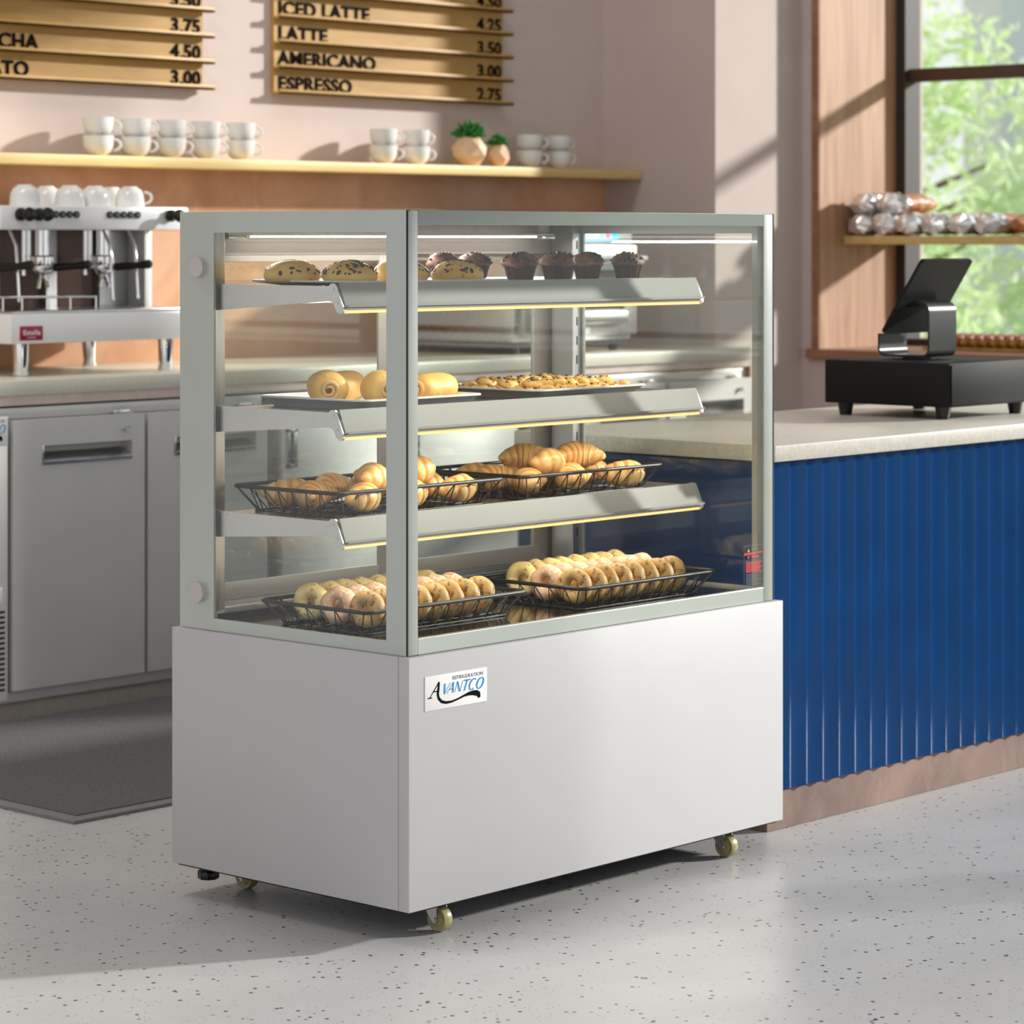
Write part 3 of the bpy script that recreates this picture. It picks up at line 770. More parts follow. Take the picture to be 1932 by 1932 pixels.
# cash drawer and screen stand
t = thing('cash_drawer', 'black cash drawer on tapered feet standing on the service counter', 'cash drawer', (2.55, .51, .887))
b = MB(); b.box((-.205, -.197, .033), (.215, .199, .148), .003); b.build('body', M['blackpaint'], t)
b = MB(); b.box((-.198, -.2005, .037), (.21, -.1965, .144), .0012); b.build('drawer_front', M['blackpaint'], t)
for x in (-.17, .18):
    for y in (-.155, .155):
        b = MB(); b.cyl((x, y, .0005), (x, y, .034), .016, .022, 18); b.build('foot', M['black'], t)
t = thing('tablet_stand', 'black tablet on a bent metal stand standing on the cash drawer', 'tablet', (2.535, .54, 1.0355))
# bent band: profile in YZ, width along X
def band(path, th, x0, x1, mb):
    up, dn = [], []
    for i, p in enumerate(path):
        a = Vector(path[max(0, i-1)]); c = Vector(path[min(len(path)-1, i+1)]); d = (c-a).normalized(); nrm = Vector((-d.y, d.x))
        p = Vector(p); up.append(p+nrm*th/2); dn.append(p-nrm*th/2)
    mb.prism([tuple(q) for q in up]+[tuple(q) for q in reversed(dn)], 'X', x0, x1)
def arc(cx, cy, r, a0, a1, n=8): return [(cx+r*math.cos(math.radians(a0+(a1-a0)*k/n)), cy+r*math.sin(math.radians(a0+(a1-a0)*k/n))) for k in range(n+1)]
path = [(.085, .068)] + arc(.065, .030, .020, 0, -90) + arc(-.055, .030, .020, -90, -180) + arc(-.050, .128, .025, 180, 90) + [(-.03, .155), (.0, .138)]
b = MB(); band(path, .006, -.058, .072, b); b.build('stand', M['black'], t, 40)
b = MB(); b.cyl((.007, .0, 0), (.007, .0, .0075), .045, .045, 28); b.build('swivel_base', M['black'], t)
b = MB()
rot = Matrix.Translation((.016, -.022, .170)) @ Matrix.Rotation(math.radians(33), 4, 'X')
pp = rrect(-.122, -.118, .122, .118, .012)
v0 = [rot @ Vector((x, .0045, z)) for x, z in pp]; v1 = [rot @ Vector((x, -.0045, z)) for x, z in pp]
b.rings([v0, v1]); b.build('tablet', M['blackpaint'], t, 30)

# ------------------------------------------------------------------ bread shelf in the window
b = MB(); b.box((5.219, .62, 1.339), (5.55, YJ-.002, 1.372), .003)
tag(b.build('window_shelf', M['birch']), 'wooden shelf across the window carrying foil-wrapped loaves', 'shelf')
def loaf(label, loc, foil=True, L_=.30):
    t = thing('baguette', label, 'bread', loc, 0, 'loaves on the window shelf')
    b = MB(); rings = []
    for k in range(15):
        s_ = k/14; r = .044*max(.15, (math.sin(PI*min(.97, max(.03, s_)))**.35)); ring = []
        for j in range(18):
            a = 2*PI*j/18; q = r*(1+.06*math.sin(9*s_*PI))
            ring.append((s_*L_, q*math.cos(a)*1.15, .040+q*math.sin(a)*.92))
        rings.append(ring)
    b.rings(rings).wobble(.006, 22, rnd.random()*9); b.build('crust', M['loaf'], t, 60)
    if foil:
        f = MB(); R = random.Random(int(loc[1]*1000)+int(loc[2]*77)); rings = []
        for k in range(9):
            s_ = k/8
            r = (.010, .046, .050, .047, .049, .048, .050, .049, .047)[k]
            rings.append([(-.022+s_*.10, (r+R.uniform(-.009, .009))*math.cos(2*PI*j/16)*1.12, .040+(r+R.uniform(-.009, .009))*math.sin(2*PI*j/16)*.8) for j in range(16)])
        f.rings(rings)
        for v in f.bm.verts: v.co.z = max(v.co.z, .0005)
        f.build('foil_wrap', M['paper'], t, 0)
    return t
for i, y in enumerate((2.61, 2.50, 2.39, 2.27, 2.15, 2.03)):
    loaf(f"foil-ended loaf, {ORD[i]} from the left in the bottom row of the window shelf", (5.225, y, 1.3765))
loaf('unwrapped brown loaf beyond the foil-ended ones on the window shelf', (5.23, 1.915, 1.3765), False)
loaf('foil-ended loaf at the left of the upper pair on the window shelf', (5.23, 2.60, 1.455))
loaf('foil-ended loaf at the right of the upper pair on the window shelf', (5.24, 2.485, 1.456))
# glazed pastries on the sill
t = thing('serving_tray', 'low tray of glazed pastries standing on the window sill', 'tray', (5.34, 2.07, .9372))
b = MB(); b.box((-.09, -.33, 0), (.09, .27, .010), .003); b.build('tray', M['board'], t)
e0 = None
for i in range(13):
    y = 2.31-i*.044
    lab = f"glazed pastry with white icing, {ORD[i]} from the left on the sill tray"
    if e0 is None:
        e0 = thing('eclair', lab, 'pastry', (5.34, y, .9475), 0, 'pastries on the sill tray')
        b = MB(); b.ball((0, 0, .020), .02, (3.6, .95, 1.0), 20, 12); b.build('pastry', M['eclair'], e0)
        b = MB(); b.ball((0, 0, .034), .018, (3.5, .95, .9), 18, 10); b.build('glaze', M['glaze'], e0)
        b = MB(); b.tube([(-.066, -.006, .034), (-.05, .006, .047), (-.03, -.008, .051), (-.01, .008, .052), (.01, -.008, .052), (.03, .008, .051), (.05, -.006, .047)], .0035, 6); b.build('icing', M['icing'], e0)
    else: dup(e0, (5.34, y, .9475), (0, 0, rnd.uniform(-.05, .05)), lab)

# ------------------------------------------------------------------ the refrigerated display case
case = thing('display_case', 'white refrigerated bakery display case with glass top on small casters', 'display case', (.6, .34, 0))
CX, CY = .6, .34
def K(x, y, z): return (x-CX, y-CY, z)
def part(name, mat, fn, smooth=35, parent=None):
    b = MB(); fn(b); return b.build(name, mat, parent or case, smooth)
part('base_cabinet', M['white'], lambda b: b.box(K(0, .0295, .065), K(1.2, .683, .5536), .0015))
part('front_panel', M['white'], lambda b: b.box(K(0, 0, .065), K(1.2, .0285, .5536), .0015))
part('bottom_pan', M['gap'], lambda b: b.box(K(.01, .01, .060), K(1.19, .673, .0648)))
case.children  # parts follow
lab = brand_label(case, .043-CX, -.0004-CY, .4465, .177, .067)
Z0, Z1 = .5545, 1.414
def ring(b, x0, x1, y0, y1, z0, z1, oy0, oy1, oz0, oz1):
    b.box(K(x0, y0, z0), K(x1, oy0, z1)); b.box(K(x0, oy1, z0), K(x1, y1, z1)); b.box(K(x0, oy0, z0), K(x1, oy1, oz0)); b.box(K(x0, oy0, oz1), K(x1, oy1, z1))
for nm, x0, x1 in (('left', .0121, .0181), ('right', 1.182, 1.188)):
    o = part('side_border', M['frit'], lambda b: ring(b, x0, x1, .0195, .6715, Z0, Z1, .073, .568, .580, 1.371), 0)
    part('side_glass', M['caseglass'], lambda b: b.box(K(x0+.001, .0735, .5805), K(x1-.001, .5675, 1.3705)), 0)
part('corner_gasket', M['gap'], lambda b: b.box(K(.0125, .0165, Z0), K(.0215, .0195, Z1)), 0)
part('corner_gasket', M['gap'], lambda b: b.box(K(1.1845, .0165, Z0), K(1.1885, .0195, Z1)), 0)
for xa, xb in ((.0145, .042), (1.149, 1.183)):
    part('front_post', M['alupost'], lambda b: b.box(K(xa, .0157, Z0), K(xb, .034, Z1-.001), .002))
part('front_rail', M['frit_dark_reflection'], lambda b: b.box(K(.042, .0160, 1.386), K(1.149, .030, Z1), .001), 0).name = 'top_rail'
part('bottom_rail', M['frit'], lambda b: b.box(K(.042, .0160, Z0), K(1.149, .030, .586), .001), 0)
part('front_glass', M['caseglass'], lambda b: b.box(K(.042, .0175, .586), K(1.149, .0215, 1.386)), 0)
part('top_panel', M['alupost'], lambda b: b.box(K(.0185, .0305, 1.404), K(1.1815, .6715, 1.4135)), 0)
# deck and rear ledge
part('deck', M['steel_dark'], lambda b: b.box(K(.0185, .0345, .5645), K(1.1815, .60, .5745)), 0)
def ledge(b):
    b.box(K(.0185, .600, .5545), K(1.1815, .6715, .583)); b.box(K(.0185, .618, .583), K(1.1815, .640, .5905), .001); b.box(K(.0185, .645, .583), K(1.1815, .671, .600), .001)
part('door_track', M['steel'], ledge, 0)
def deckgrill(b):
    b.box(K(.0185, .565, .5745), K(1.1815, .600, .590), .002)
part('air_grille', M['steel_dark'], deckgrill, 0)
# rear posts with slots
for x0, x1 in ((.0185, .050), (1.150, 1.1815)):
    def rp(b):
        b.use(M['steel']); b.box(K(x0, .575, .583), K(x1, .640, 1.404), .001)
        b.use(M['gap'])
        z = .66
        while z < 1.34 and x0 > .5:
            xm = (x0+x1)/2; b.box(K(xm-.002, .5744, z), K(xm+.002, .5752, z+.020)); z += .045
    part('shelf_post', M['steel'], rp, 0)
def head(b):
    b.box(K(.0185, .643, 1.325), K(1.1815, .6715, 1.404)); b.box(K(.0185, .640, 1.352), K(1.1815, .6435, 1.358))
part('rear_header', M['greyframe'], head, 0)
# sliding doors
def sdoor(xa, xb, ya, yb):
    b = MB(); sw = .040
    b.box(K(xa, ya, .6005), K(xa+sw, yb, 1.3248), .002); b.box(K(xb-sw-.034, ya, .6005), K(xb, yb, 1.3248), .002)
    b.box(K(xa+sw, ya, .6005), K(xb-sw-.034, yb, .637), .002); b.box(K(xa+sw, ya, 1.310), K(xb-sw-.034, yb, 1.3248), .002)
    d = b.build('sliding_door', M['greyframe'], case)
    b = MB(); b.box(K(xa+sw+.0005, (ya+yb)/2-.002, .6375), K(xb-sw-.0345, (ya+yb)/2+.002, 1.3095)); b.build('glass_pane', M['doorglass'], d, 0)
sdoor(.0505, .648, .6445, .6535)
sdoor(.600, 1.1815, .6595, .6700)
# LED under the top
def led(b):
    b.use(M['housing']); b.box(K(.075, .592, 1.3655), K(1.105, .618, 1.3715), .001)
    b.use(M['chrome']); b.box(K(.075, .590, 1.358), K(.125, .620, 1.3655), .001); b.box(K(1.07, .590, 1.358), K(1.105, .620, 1.3655), .001)
    b.use(M['led']); x = .155
    while x < 1.05:
        b.box(K(x, .597, 1.3615), K(x+.011, .613, 1.3655), .001); x += .0245
lo = part('led_light', M['led'], led)
# mounting brackets so the fixture hangs from the roof
part('led_bracket', M['greyframe'], lambda b: (b.box(K(.10, .600, 1.3715), K(.13, .612, 1.404)), b.box(K(1.06, .600, 1.3715), K(1.09, .612, 1.404))), 0)
def strip_light(name, x, y, z, sx, sy, energy, col, parent, tilt=0.0):
    l = bpy.data.lights.new(name, 'AREA'); l.shape = 'RECTANGLE'; l.size = sx; l.size_y = sy; l.energy = energy; l.color = col
    o = bpy.data.objects.new(name, l); C.objects.link(o); o.parent = parent; o.location = K(x, y, z); o.rotation_euler = (tilt, 0, 0)
    return o
strip_light('led_lamp', .59, .590, 1.352, .93, .015, 2.6, (1, .95, .86), case, math.radians(-22))
# shelves
for zt in (1.262, 1.0115, .796):
    sh = part('shelf', M['steel_h'], lambda b: (b.box(K(.034, .225, zt-.012), K(1.166, .572, zt-.0), .001)), 0)
    for x0, x1 in ((.026, .0315), (1.1685, 1.174)):
        def br(b):
            pts = [(.574, zt+.004), (.246, zt+.003), (.240, zt+.008), (.229, zt+.008), (.223, zt+.002), (.2055, zt-.038), (.2045, zt-.046), (.210, zt-.0515), (.219, zt-.051), (.226, zt-.045), (.231, zt-.034), (.239, zt-.028), (.250, zt-.027), (.574, zt-.050)]
            b.prism([(y-CY, z) for y, z in pts], 'X', x0-CX, x1-CX)
            for y, z in ((.545, zt-.003), (.2335, zt-.002), (.2225, zt-.030)):
                b.cyl(K(x0-.0012 if x0 < .5 else x1, y, z), K(x0 if x0 < .5 else x1+.0012, y, z), .0028, n=10)
        part('bracket', M['zinc'], br, 30, sh)
    def fas(b):
        yy = lambda y: y-CY
        b.prism([(yy(.2240), zt+.009), (yy(.2215), zt+.009), (yy(.2040), zt-.036), (yy(.1985), zt-.036), (yy(.1985), zt-.0335), (yy(.1960), zt-.0335), (yy(.1960), zt-.0385), (yy(.2065), zt-.0385)], 'X', .0320-CX, 1.168-CX)
    part('fascia', M['fascia'], fas, 20, sh)
    part('light_channel', M['zinc'], lambda b: b.box(K(.033, .2035, zt-.0445), K(1.167, .2205, zt-.0390), .002), 20, sh)
    part('light_tube', M['warmtube'], lambda b: b.cyl(K(.034, .2125, zt-.0475), K(1.166, .2125, zt-.0475), .0035, n=12), 40, sh)
    strip_light('shelf_lamp', .6, .214, zt-.053, 1.1, .010, 1.3, (1, .90, .74), sh, math.radians(18))
# standoff caps
for z in (1.300, .631):
    part('glass_standoff', M['greyframe'], lambda b: (b.cyl(K(.0005, .61, z), K(.0121, .61, z), .0205, n=32)), 35)
# warning sticker on the front glass
def stk(b):
    y0, y1 = .0166, .0172
    def bar(u0, u1, z, t=.0009): b.box(K(u0, y0, z), K(u1, y1, z+t))
    b.use(M['inkdim'])
    pts = rrect(1.079, .589, 1.1475, .682, .006)
    b.tube([K(x, (y0+y1)/2, z) for x, z in pts], .0004, 4, loop=True)
    bar(1.106, 1.130, .672, .0025)
    for k in range(3): bar(1.084, 1.140, .6505-k*.0025, .0006)
    for k in range(12): bar(1.084+(k % 3)*.002, 1.142-(k*7 % 5)*.004, .619-k*.0023, .0007)
    b.use(M['inkred']); bar(1.080, 1.1455, .6645, .0018); bar(1.080, 1.118, .6615, .0016); bar(1.106, 1.133, .6555, .0022)
    for k in range(9): bar(1.086, 1.143-(k*5 % 4)*.003, .644-k*.0026, .0012)
    def tri(x, z, s_): b.prism([(x-CX, z), (x+s_-CX, z), (x+s_/2-CX, z+s_*.9)], 'Y', y0-CY, y1-CY)
    tri(1.092, .654, .007); b.use(M['inkyellow']); tri(1.092, .6685, .007)
part('warning_sticker', M['inkdim'], stk, 0)
# casters and levelling foot
def caster(x, y):
    b = MB(); b.box(K(x-.022, y-.012, .056), K(x+.022, y+.038, .060), .001)
    for s_ in (-1, 1):
        b.prism([(y+.036-CY, .056), (y-.004-CY, .056), (y-.006-CY, .022), (y+.002-CY, .017), (y+.010-CY, .024)], 'X', x+s_*.0145-CX-.0012, x+s_*.0145-CX+.0012)
    c = b.build('caster', M['zinc'], case)
    w = MB(); w.lathe([(.006, -.012), (.014, -.012), (.015, -.009), (.019, -.009), (.0235, -.011), (.025, -.005), (.025, .005), (.0235, .011), (.019, .009), (.015, .009), (.014, .012), (.006, .012)], K(x, y, .0252), 32, 'X')
    w.build('wheel', M['wheel'], c, 40)
    w = MB(); w.cyl(K(x-.019, y, .0252), K(x+.019, y, .0252), .005, n=6); w.build('axle_bolt', M['zinc'], c)
for x, y in ((.134, .045), (1.05, .043), (.135, .60), (1.05, .60)): caster(x, y)
def foot(b):
    b.cyl(K(.06, .637, .046), K(.06, .637, .061), .006)
    b.lathe([(.0, .028), (.019, .028), (.021, .031), (.021, .043), (.018, .047), (.0, .047)], K(.06, .637, 0), 32, fr=lambda a, i: 1+.07*math.cos(8*a))
part('levelling_foot', M['black'], foot)

# ------------------------------------------------------------------ trays
def tray(x0, x1, y0, y1, z, h, label, mat, flare=.022):
    cx, cy = (x0+x1)/2, (y0+y1)/2
    t = MB()
    o1 = rrect(x0-cx, y0-cy, x1-cx, y1-cy, .03)
    def ins(d, zz): return [(p[0]*(1-d/((x1-x0)/2)), p[1]*(1-d/((y1-y0)/2)), zz) for p in o1]
    t.rings([ins(flare, .0), ins(.004, h-.001), ins(0, h), ins(0, h+.0035), ins(.004, h+.004), ins(flare+.001, .0025)])
    o = t.build('serving_tray', mat, None, 30); o.location = (cx, cy, z)
    return tag(o, label, 'tray')
tray(.10, .575, .245, .565, 1.2625, .008, 'shallow silver tray holding seeded rolls on the top shelf', M['alu'], .045)
tray(.60, 1.10, .245, .565, 1.2625, .005, 'flat white tray under the muffins on the top shelf', M['ceramic'], .012)
tray(.118, .490, .245, .560, 1.012, .019, 'silver tray holding swirl rolls on the second shelf', M['alu'])
tray(.650, 1.035, .245, .560, 1.012, .019, 'silver tray holding chip cookies on the second shelf', M['alu'])

# ------------------------------------------------------------------ wire baskets
def basket(x0, x1, y0, y1, z, h, label):
    cx, cy = (x0+x1)/2, (y0+y1)/2; t = thing('wire_basket', label, 'basket', (cx, cy, z), 0, 'black wire baskets in the case')
    hx, hy = (x1-x0)/2-.004, (y1-y0)/2-.004; i = .030; bx, by = hx-i, hy-i
    b = MB(); b.tube([(x, y, h-.0035) for x, y in rrect(-hx, -hy, hx, hy, .018)], .0042, 10, loop=True); b.build('rim', M['blackmat'], t, 60)
    b = MB(); b.tube([(x, y, .0022) for x, y in rrect(-bx, -by, bx, by, .012)], .0020, 8, loop=True)
    n = 9
    for k in range(1, n): y = -by+2*by*k/n; b.tube([(-bx, y, .0045), (bx, y, .0045)], .0014, 6)
    for k in range(1, 6): x = -bx+2*bx*k/6; b.tube([(x, -by, .0022), (x, by, .0022)], .0016, 6)
    b.build('base_grid', M['blackmat'], t, 60)
    def side(p0, p1, q0, q1, m):
        """zigzag from the rim line p to the base line q"""
        b = MB(); p0, p1, q0, q1 = map(Vector, (p0, p1, q0, q1)); pts = []
        for k in range(m+1):
            s_ = k/m; s2 = (k+.5)/m
            pts.append(p0.lerp(p1, s_))
            if k < m: pts.append(q0.lerp(q1, max(0, s2-.012))); pts.append(q0.lerp(q1, min(1, s2+.012)))
        b.tube(pts, .0017, 6)
        b.build('side_wire', M['blackmat'], t, 60)
    zt, zb = h-.0035, .0030; c = .010
    side((-hx+c, -hy, zt), (hx-c, -hy, zt), (-bx, -by, zb), (bx, -by, zb), 10)
    side((-hx+c, hy, zt), (hx-c, hy, zt), (-bx, by, zb), (bx, by, zb), 10)
    side((-hx, -hy+c, zt), (-hx, hy-c, zt), (-bx, -by, zb), (-bx, by, zb), 7)
    side((hx, -hy+c, zt), (hx, hy-c, zt), (bx, -by, zb), (bx, by, zb), 7)
Z3, ZD = .7965, .575
basket(.055, .560, .250, .566, Z3, .057, 'black wire basket of croissants, left on the third shelf')
basket(.605, 1.090, .245, .566, Z3, .057, 'black wire basket of croissants, right on the third shelf')
basket(.030, .512, .142, .458, ZD, .053, 'black wire basket of bagels, left on the case floor')
basket(.605, 1.070, .078, .404, ZD, .053, 'black wire basket of bagels, right on the case floor')

# ------------------------------------------------------------------ bagels
def make_bagel(kind, matname, label, seed):
    t = MB(); R, r = .0250, .0140; rings = []
    for k in range(28):
        a = 2*PI*k/28; ring_ = []
        rr = r*(1+.06*math.sin(a*2+seed)+.03*math.sin(a*5+seed*2))
        for j in range(14):
            q = 2*PI*j/14
            ring_.append(((rr*math.sin(q)*1.12), (R+rr*math.cos(q))*math.cos(a), (R+rr*math.cos(q))*math.sin(a)))
        rings.append(ring_)
    t.rings(rings, loop=True).wobble(.003, 40, seed)
    o = t.build('bagel', M[matname], None, 80); return tag(o, label, 'bagel')
protos = {}
def row(kind, matname, xs, y, z, rowname, basketname, tilt):
    for i, x in enumerate(xs):
        lab = f"{kind} bagel, {ORD[i]} from the left in the {rowname} row, {basketname} floor basket"
        key = (matname, i % 3)
        rot = (rnd.uniform(-.4, .4), tilt+rnd.uniform(-.06, .06), rnd.uniform(-.08, .08)+.34)
        if key not in protos:
            o = make_bagel(kind, matname, lab, i+len(protos)*1.3); protos[key] = o
        else:
            o = protos[key].copy(); C.objects.link(o); o['label'] = lab
        o.location = (x, y+rnd.uniform(-.003, .003), z); o.rotation_euler = rot
        o['group'] = f'bagels in the {basketname} floor basket'
zb = ZD+.0060+.0392
xs = lambda a, n, d: [a+i*d for i in range(n)]
row('plain pale', 'bagel_plain', xs(.115, 8, .0465), .385, zb, 'back', 'left', .16)
row('pink-tinged', 'bagel_sugar', xs(.110, 8, .0465), .300, zb, 'middle', 'left', .16)
row('toasted tan', 'bagel_dark', xs(.100, 8, .0465), .215, zb, 'front', 'left', .16)
row('plain pale', 'bagel_plain', xs(.690, 8, .0445), .325, zb, 'back', 'right', .16)
row('pink-tinged', 'bagel_sugar', xs(.680, 8, .0445), .240, zb, 'middle', 'right', .16)
row('toasted tan', 'bagel_dark', xs(.670, 8, .0455), .155, zb, 'front', 'right', .16)

# ------------------------------------------------------------------ croissants
def make_croissant(label, seed):
    b = MB(); N = 84; rings = []; rad = .060; span = math.radians(124); J = 22; val = []
    for k in range(N+1):
        s_ = k/N; a = -span/2+span*s_
        c = Vector((math.sin(a)*rad*1.05, -math.cos(a)*rad+rad*.75, 0))
        t_ = Vector((math.cos(a), math.sin(a), 0)); u = Vector((-t_.y, t_.x, 0)); w = Vector((0, 0, 1))
        e = abs(2*s_-1); r = .0275*(1-e**1.8)**.9+.0055
        ph = (1-e)*3.6+.15; fr = ph % 1.0                       # rolled layers step up towards the middle
        st = (fr/.22 if fr < .22 else 1-(fr-.22)*.16)
        r *= .80+.22*st
        rings.append([c+u*(r*math.cos(2*PI*j/J)) + w*(r*.92*math.sin(2*PI*j/J)) for j in range(J)])
        val.append(.25+.75*min(1, max(0, st)) if fr < .22 else 1-(fr-.22)*.75)
    b.rings(rings)
    vals = [val[min(N, i//J)] for i in range(len(b.bm.verts))]
    b.wobble(.0035, 34, seed)
    zm = min(v.co.z for v in b.bm.verts)
    for v in b.bm.verts:
        v.co.z -= zm
        if v.co.z < .004: v.co.z = .004+(v.co.z-.004)*.3
    o = b.build('croissant', M['croissant'], None, 70)
    at = o.data.attributes.new('toast', 'FLOAT', 'POINT')
    for i, q in enumerate(vals): at.data[i].value = q
    return tag(o, label, 'croissant')
cp = []
def croissants(spots, basketname):
    for i, (x, y, z, rz, rx, desc) in enumerate(spots):
        lab = f"golden croissant, {desc}, {basketname} basket on the third shelf"
        if len(cp) < 4: o = make_croissant(lab, len(cp)+1); cp.append(o)
        else: o = cp[i % 4].copy(); C.objects.link(o); o['label'] = lab
        o.location = (x, y, Z3+.0062+z); o.rotation_euler = (rx, 0, rz); o['group'] = f'croissants in the {basketname} basket'
def nine(xs_):
    nm = (('front left corner', 'middle of the front', 'front right corner'), ('left end of the middle', 'centre of the bottom layer', 'right end of the middle'), ('back left corner', 'middle of the back', 'back right corner'))
    out = []
    for r_, y in enumerate((.302, .402, .500)):
        for c_, x in enumerate(xs_):
            out.append((x+rnd.uniform(-.008, .008), y+rnd.uniform(-.006, .006), 0, rnd.choice((.15, .5, -.4, 2.9, 3.5))+rnd.uniform(-.2, .2), rnd.uniform(-.08, .08), nm[r_][c_]))
    return out
croissants(nine((.155, .300, .452)) + [(.225, .345, .036, .9, .12, 'on top at the left'), (.375, .350, .038, .3, -.1, 'on top at the right')], 'left')
croissants(nine((.700, .845, .995)) + [(.775, .345, .037, .5, .1, 'on top at the left'), (.905, .350, .040, 2.6, -.1, 'on top at the right'), (.840, .445, .036, 2.2, 0, 'on top towards the back')], 'right')

# ------------------------------------------------------------------ seeded rolls, muffins, swirl rolls, cookies
def make_roll(seed):
    R = random.Random(seed); b = MB().use(M['roll'])
    b.ball((0, 0, .014), .052, (1, .92, .62), 28, 18)
    for v in b.bm.verts:
        if v.co.z < 0: v.co.z *= .12
    b.wobble(.003, 30, seed)
    zm = min(v.co.z for v in b.bm.verts)
    for v in b.bm.verts: v.co.z -= zm
    b.use(M['seed'])
    for k in range(84):
        a = R.uniform(0, 6.28); e = R.uniform(.15, 1.5); d = Vector((math.cos(a)*math.cos(e)*.052, math.sin(a)*math.cos(e)*.048, .016+math.sin(e)*.0322))
        nrm = Vector((d.x, d.y, (d.z-.014)*2.2)).normalized(); s_ = R.choice((.0022, .0026, .003, .0048))
        b.ball(d, s_, (1.3, .8, .45), 8, 6, nrm.to_track_quat('Z', 'Y').to_matrix() @ Matrix.Rotation(R.uniform(0, 3), 3, 'Z'))
    return b.build('seeded_roll', None, None, 60)
for i, (x, y, lab) in enumerate(((.140, .47, 'leftmost round seeded roll on the top shelf'), (.198, .36, 'second round seeded roll from the left on the top shelf'), (.395, .405, 'seeded roll partly hidden behind the front corner post'), (.505, .345, 'rightmost seeded roll, in front of the muffins'))):
    o = make_roll(i+3); o.location = (x, y, 1.2660); o.rotation_euler = (0, 0, i*1.3); o.scale = (1.17, 1.17, 1.0); tag(o, lab, 'bread roll', 'seeded rolls on the top shelf')
def make_muffin(label, seed):
    R = random.Random(seed); t = thing('chocolate_muffin', label, 'muffin', (0, 0, 0), 0, 'muffins on the top shelf')
    b = MB(); b.lathe([(.0, .0), (.0215, .0), (.0225, .006), (.0262, .024), (.0295, .034), (.0285, .0335), (.0250, .024), (.021, .01)], n=72, fr=lambda a, i: 1+(.045 if 0 < i < 5 else .02)*(1 if math.sin(a*30) > 0 else -1)*(1 if i > 0 else 0))
    b.build('paper_wrapper', M['wrapper'], t, 20)
    b = MB().use(M['muffin']); b.ball((0, 0, .036), .034, (1, 1, .70), 26, 18)
    for v in b.bm.verts:
        if v.co.z < .036: v.co.z = .036-(.036-v.co.z)*.35
    b.wobble(.0045, 45, seed).wobble(.0020, 130, seed)
    b.use(M['chip'])
    for k in range(26):
        a = R.uniform(0, 6.28); e = R.uniform(.1, 1.45); d = Vector((math.cos(a)*math.cos(e)*.0335, math.sin(a)*math.cos(e)*.0335, .036+math.sin(e)*.0245))
        b.ball(d, R.uniform(.0020, .0038), (1, 1, .8), 8, 6)
    b.build('muffin_top', None, t, 60); return t
mp = []
mus = [(.568, .50, 'leftmost muffin, behind the seeded roll'), (.745, .515, 'second muffin from the left, partly behind the roll'), (.748, .385, 'third muffin from the left at the front'), (.893, .505, 'muffin hidden behind the third one'),
       (.872, .385, 'front muffin right of the middle'), (1.025, .503, 'muffin at the back between two front ones'), (1.000, .402, 'fifth muffin along the front'), (1.080, .350, 'rightmost muffin near the shelf end')]
mus[0] = (.642, .515, mus[0][2])
for i, (x, y, d) in enumerate(mus):
    lab = f"dark chocolate muffin in a paper wrapper, {d}"
    if len(mp) < 3: o = make_muffin(lab, i+5); mp.append(o)
    else: o = dup(mp[i % 3], label=lab)
    o.location = (x, y, 1.2652); o.rotation_euler = (0, 0, i*.9); o.scale = (1.13, 1.13, 1.05)
def make_swirl(x, y, rz, L_, lab, seed, r0=.040):
    t = thing('swirl_roll', lab, 'bread roll', (x, y, 1.0146), rz, 'swirl rolls on the second shelf')
    b = MB(); rings = []; N = 18
    for k in range(N+1):
        s_ = k/N; xx = -L_/2+L_*s_; e = abs(2*s_-1); r = r0*(1-.34*e**4.0)
        if k in (0, N): r = r0*.56
        rings.append([(xx, r*math.cos(2*PI*j/22)*1.05, r0*.94+r*math.sin(2*PI*j/22)*.92) for j in range(22)])
    b.rings(rings).wobble(.003, 22, seed)
    zm = min(v.co.z for v in b.bm.verts)
    for v in b.bm.verts: v.co.z = max(v.co.z-zm, .0)
    b.build('crust', M['swirl'], t, 70)
    # spiral end facing the local -X side
    s = MB(); pts = []; rad = []
    for k in range(46):
        a = k/45*2*PI*1.9; q = .003+.0185*k/45; pts.append((-L_/2-.0010+.0030*(k/45)**2, q*math.cos(a), r0*.90+q*math.sin(a))); rad.append(.0036+.0012*k/45)
    s.tube(pts, .004, 8, radii=rad); s.build('swirl_end', M['swirlcut'], t, 60)
    f = MB(); f.ball((-L_/2-.0025, 0, r0*.90), .0065, (.6, 1, 1), 10, 8).wobble(.002, 160, seed); f.build('filling', M['filling'], t, 40)
vx = math.radians(48)
make_swirl(.178, .405, math.radians(50), .105, 'leftmost swirl roll with its spiral end showing', 1, .040)
make_swirl(.240, .305, math.radians(56), .110, 'swirl roll with its spiral end showing, beside the front post', 2, .040)
make_swirl(.300, .480, math.radians(20), .125, 'swirl roll lying behind the two spiral-ended rolls', 3, .036)
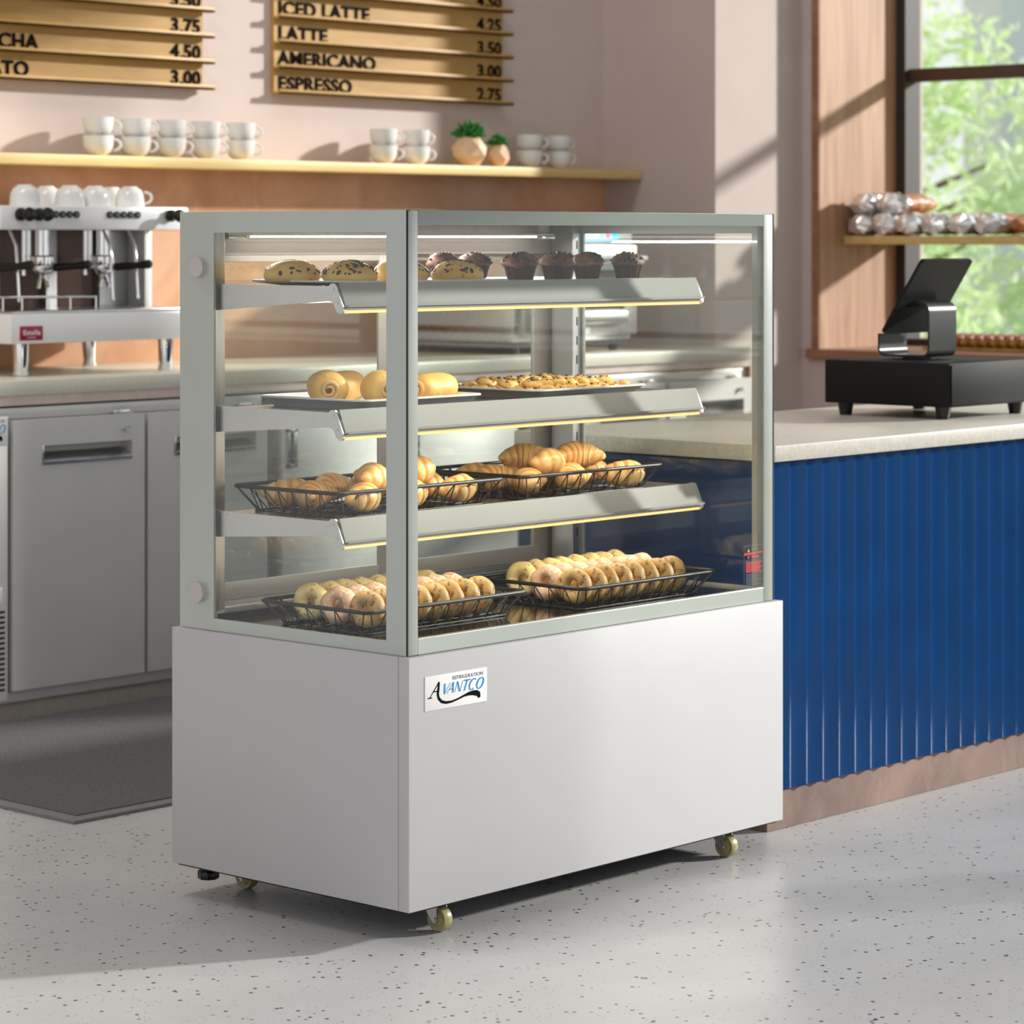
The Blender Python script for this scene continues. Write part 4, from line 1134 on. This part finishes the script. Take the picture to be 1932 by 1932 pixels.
make_swirl(.415, .330, math.radians(8), .125, 'smooth long roll at the right front of the swirl roll tray', 4, .034)
make_swirl(.432, .462, math.radians(5), .118, 'smooth long roll at the right back of the swirl roll tray', 5, .034)

def make_cookie(seed):
    R = random.Random(seed); b = MB().use(M['cookie']); b.ball((0, 0, .007), .023, (1, 1, .42), 18, 12); b.wobble(.0045, 60, seed).wobble(.0025, 140, seed)
    b.use(M['chip'])
    for k in range(14):
        a = R.uniform(0, 6.28); e = R.uniform(.2, 1.5); d = Vector((math.cos(a)*math.cos(e)*.0215, math.sin(a)*math.cos(e)*.0215, .0075+math.sin(e)*.009))
        b.ball(d, R.uniform(.0018, .0032), (1.2, 1, .7), 6, 5)
    o = b.build('chip_cookie', None, None, 60); return tag(o, 'x', 'cookie')
ck = []
rows_ = ['front', 'second', 'third', 'fourth', 'back']
for j in range(5):
    for i in range(9):
        lab = f"chocolate chip cookie, {ORD[i]} from the left in the {rows_[j]} row of the cookie tray"
        if len(ck) < 5: o = make_cookie(len(ck)*2+1); ck.append(o)
        else: o = ck[(i*2+j) % 5].copy(); C.objects.link(o)
        o['label'] = lab; o['group'] = 'cookies on the cookie tray'
        x = .690+i*.0365+(j % 2)*.008; y = .288+j*.056
        o.location = (x+rnd.uniform(-.002, .002), y+rnd.uniform(-.003, .003), 1.0170+(.004 if i else .001)); o.rotation_euler = (rnd.uniform(-.08, .08), .38+rnd.uniform(-.08, .08), rnd.uniform(0, .6))
        o.scale = (1, 1, 1.1)
rows2 = ['front', 'middle', 'back']
for j in range(3):
    for i in range(7):
        lab = f"chocolate chip cookie, {ORD[i]} from the left in the upper layer, {rows2[j]} row"
        o = ck[(i*3+j) % 5].copy(); C.objects.link(o); o['label'] = lab; o['group'] = 'cookies on the cookie tray'
        o.location = (.715+i*.0385+rnd.uniform(-.003, .003), .316+j*.070+rnd.uniform(-.004, .004), 1.0335); o.rotation_euler = (rnd.uniform(-.1, .1), .25, rnd.uniform(0, 6)); o.scale = (1.05, 1.05, 1.1)
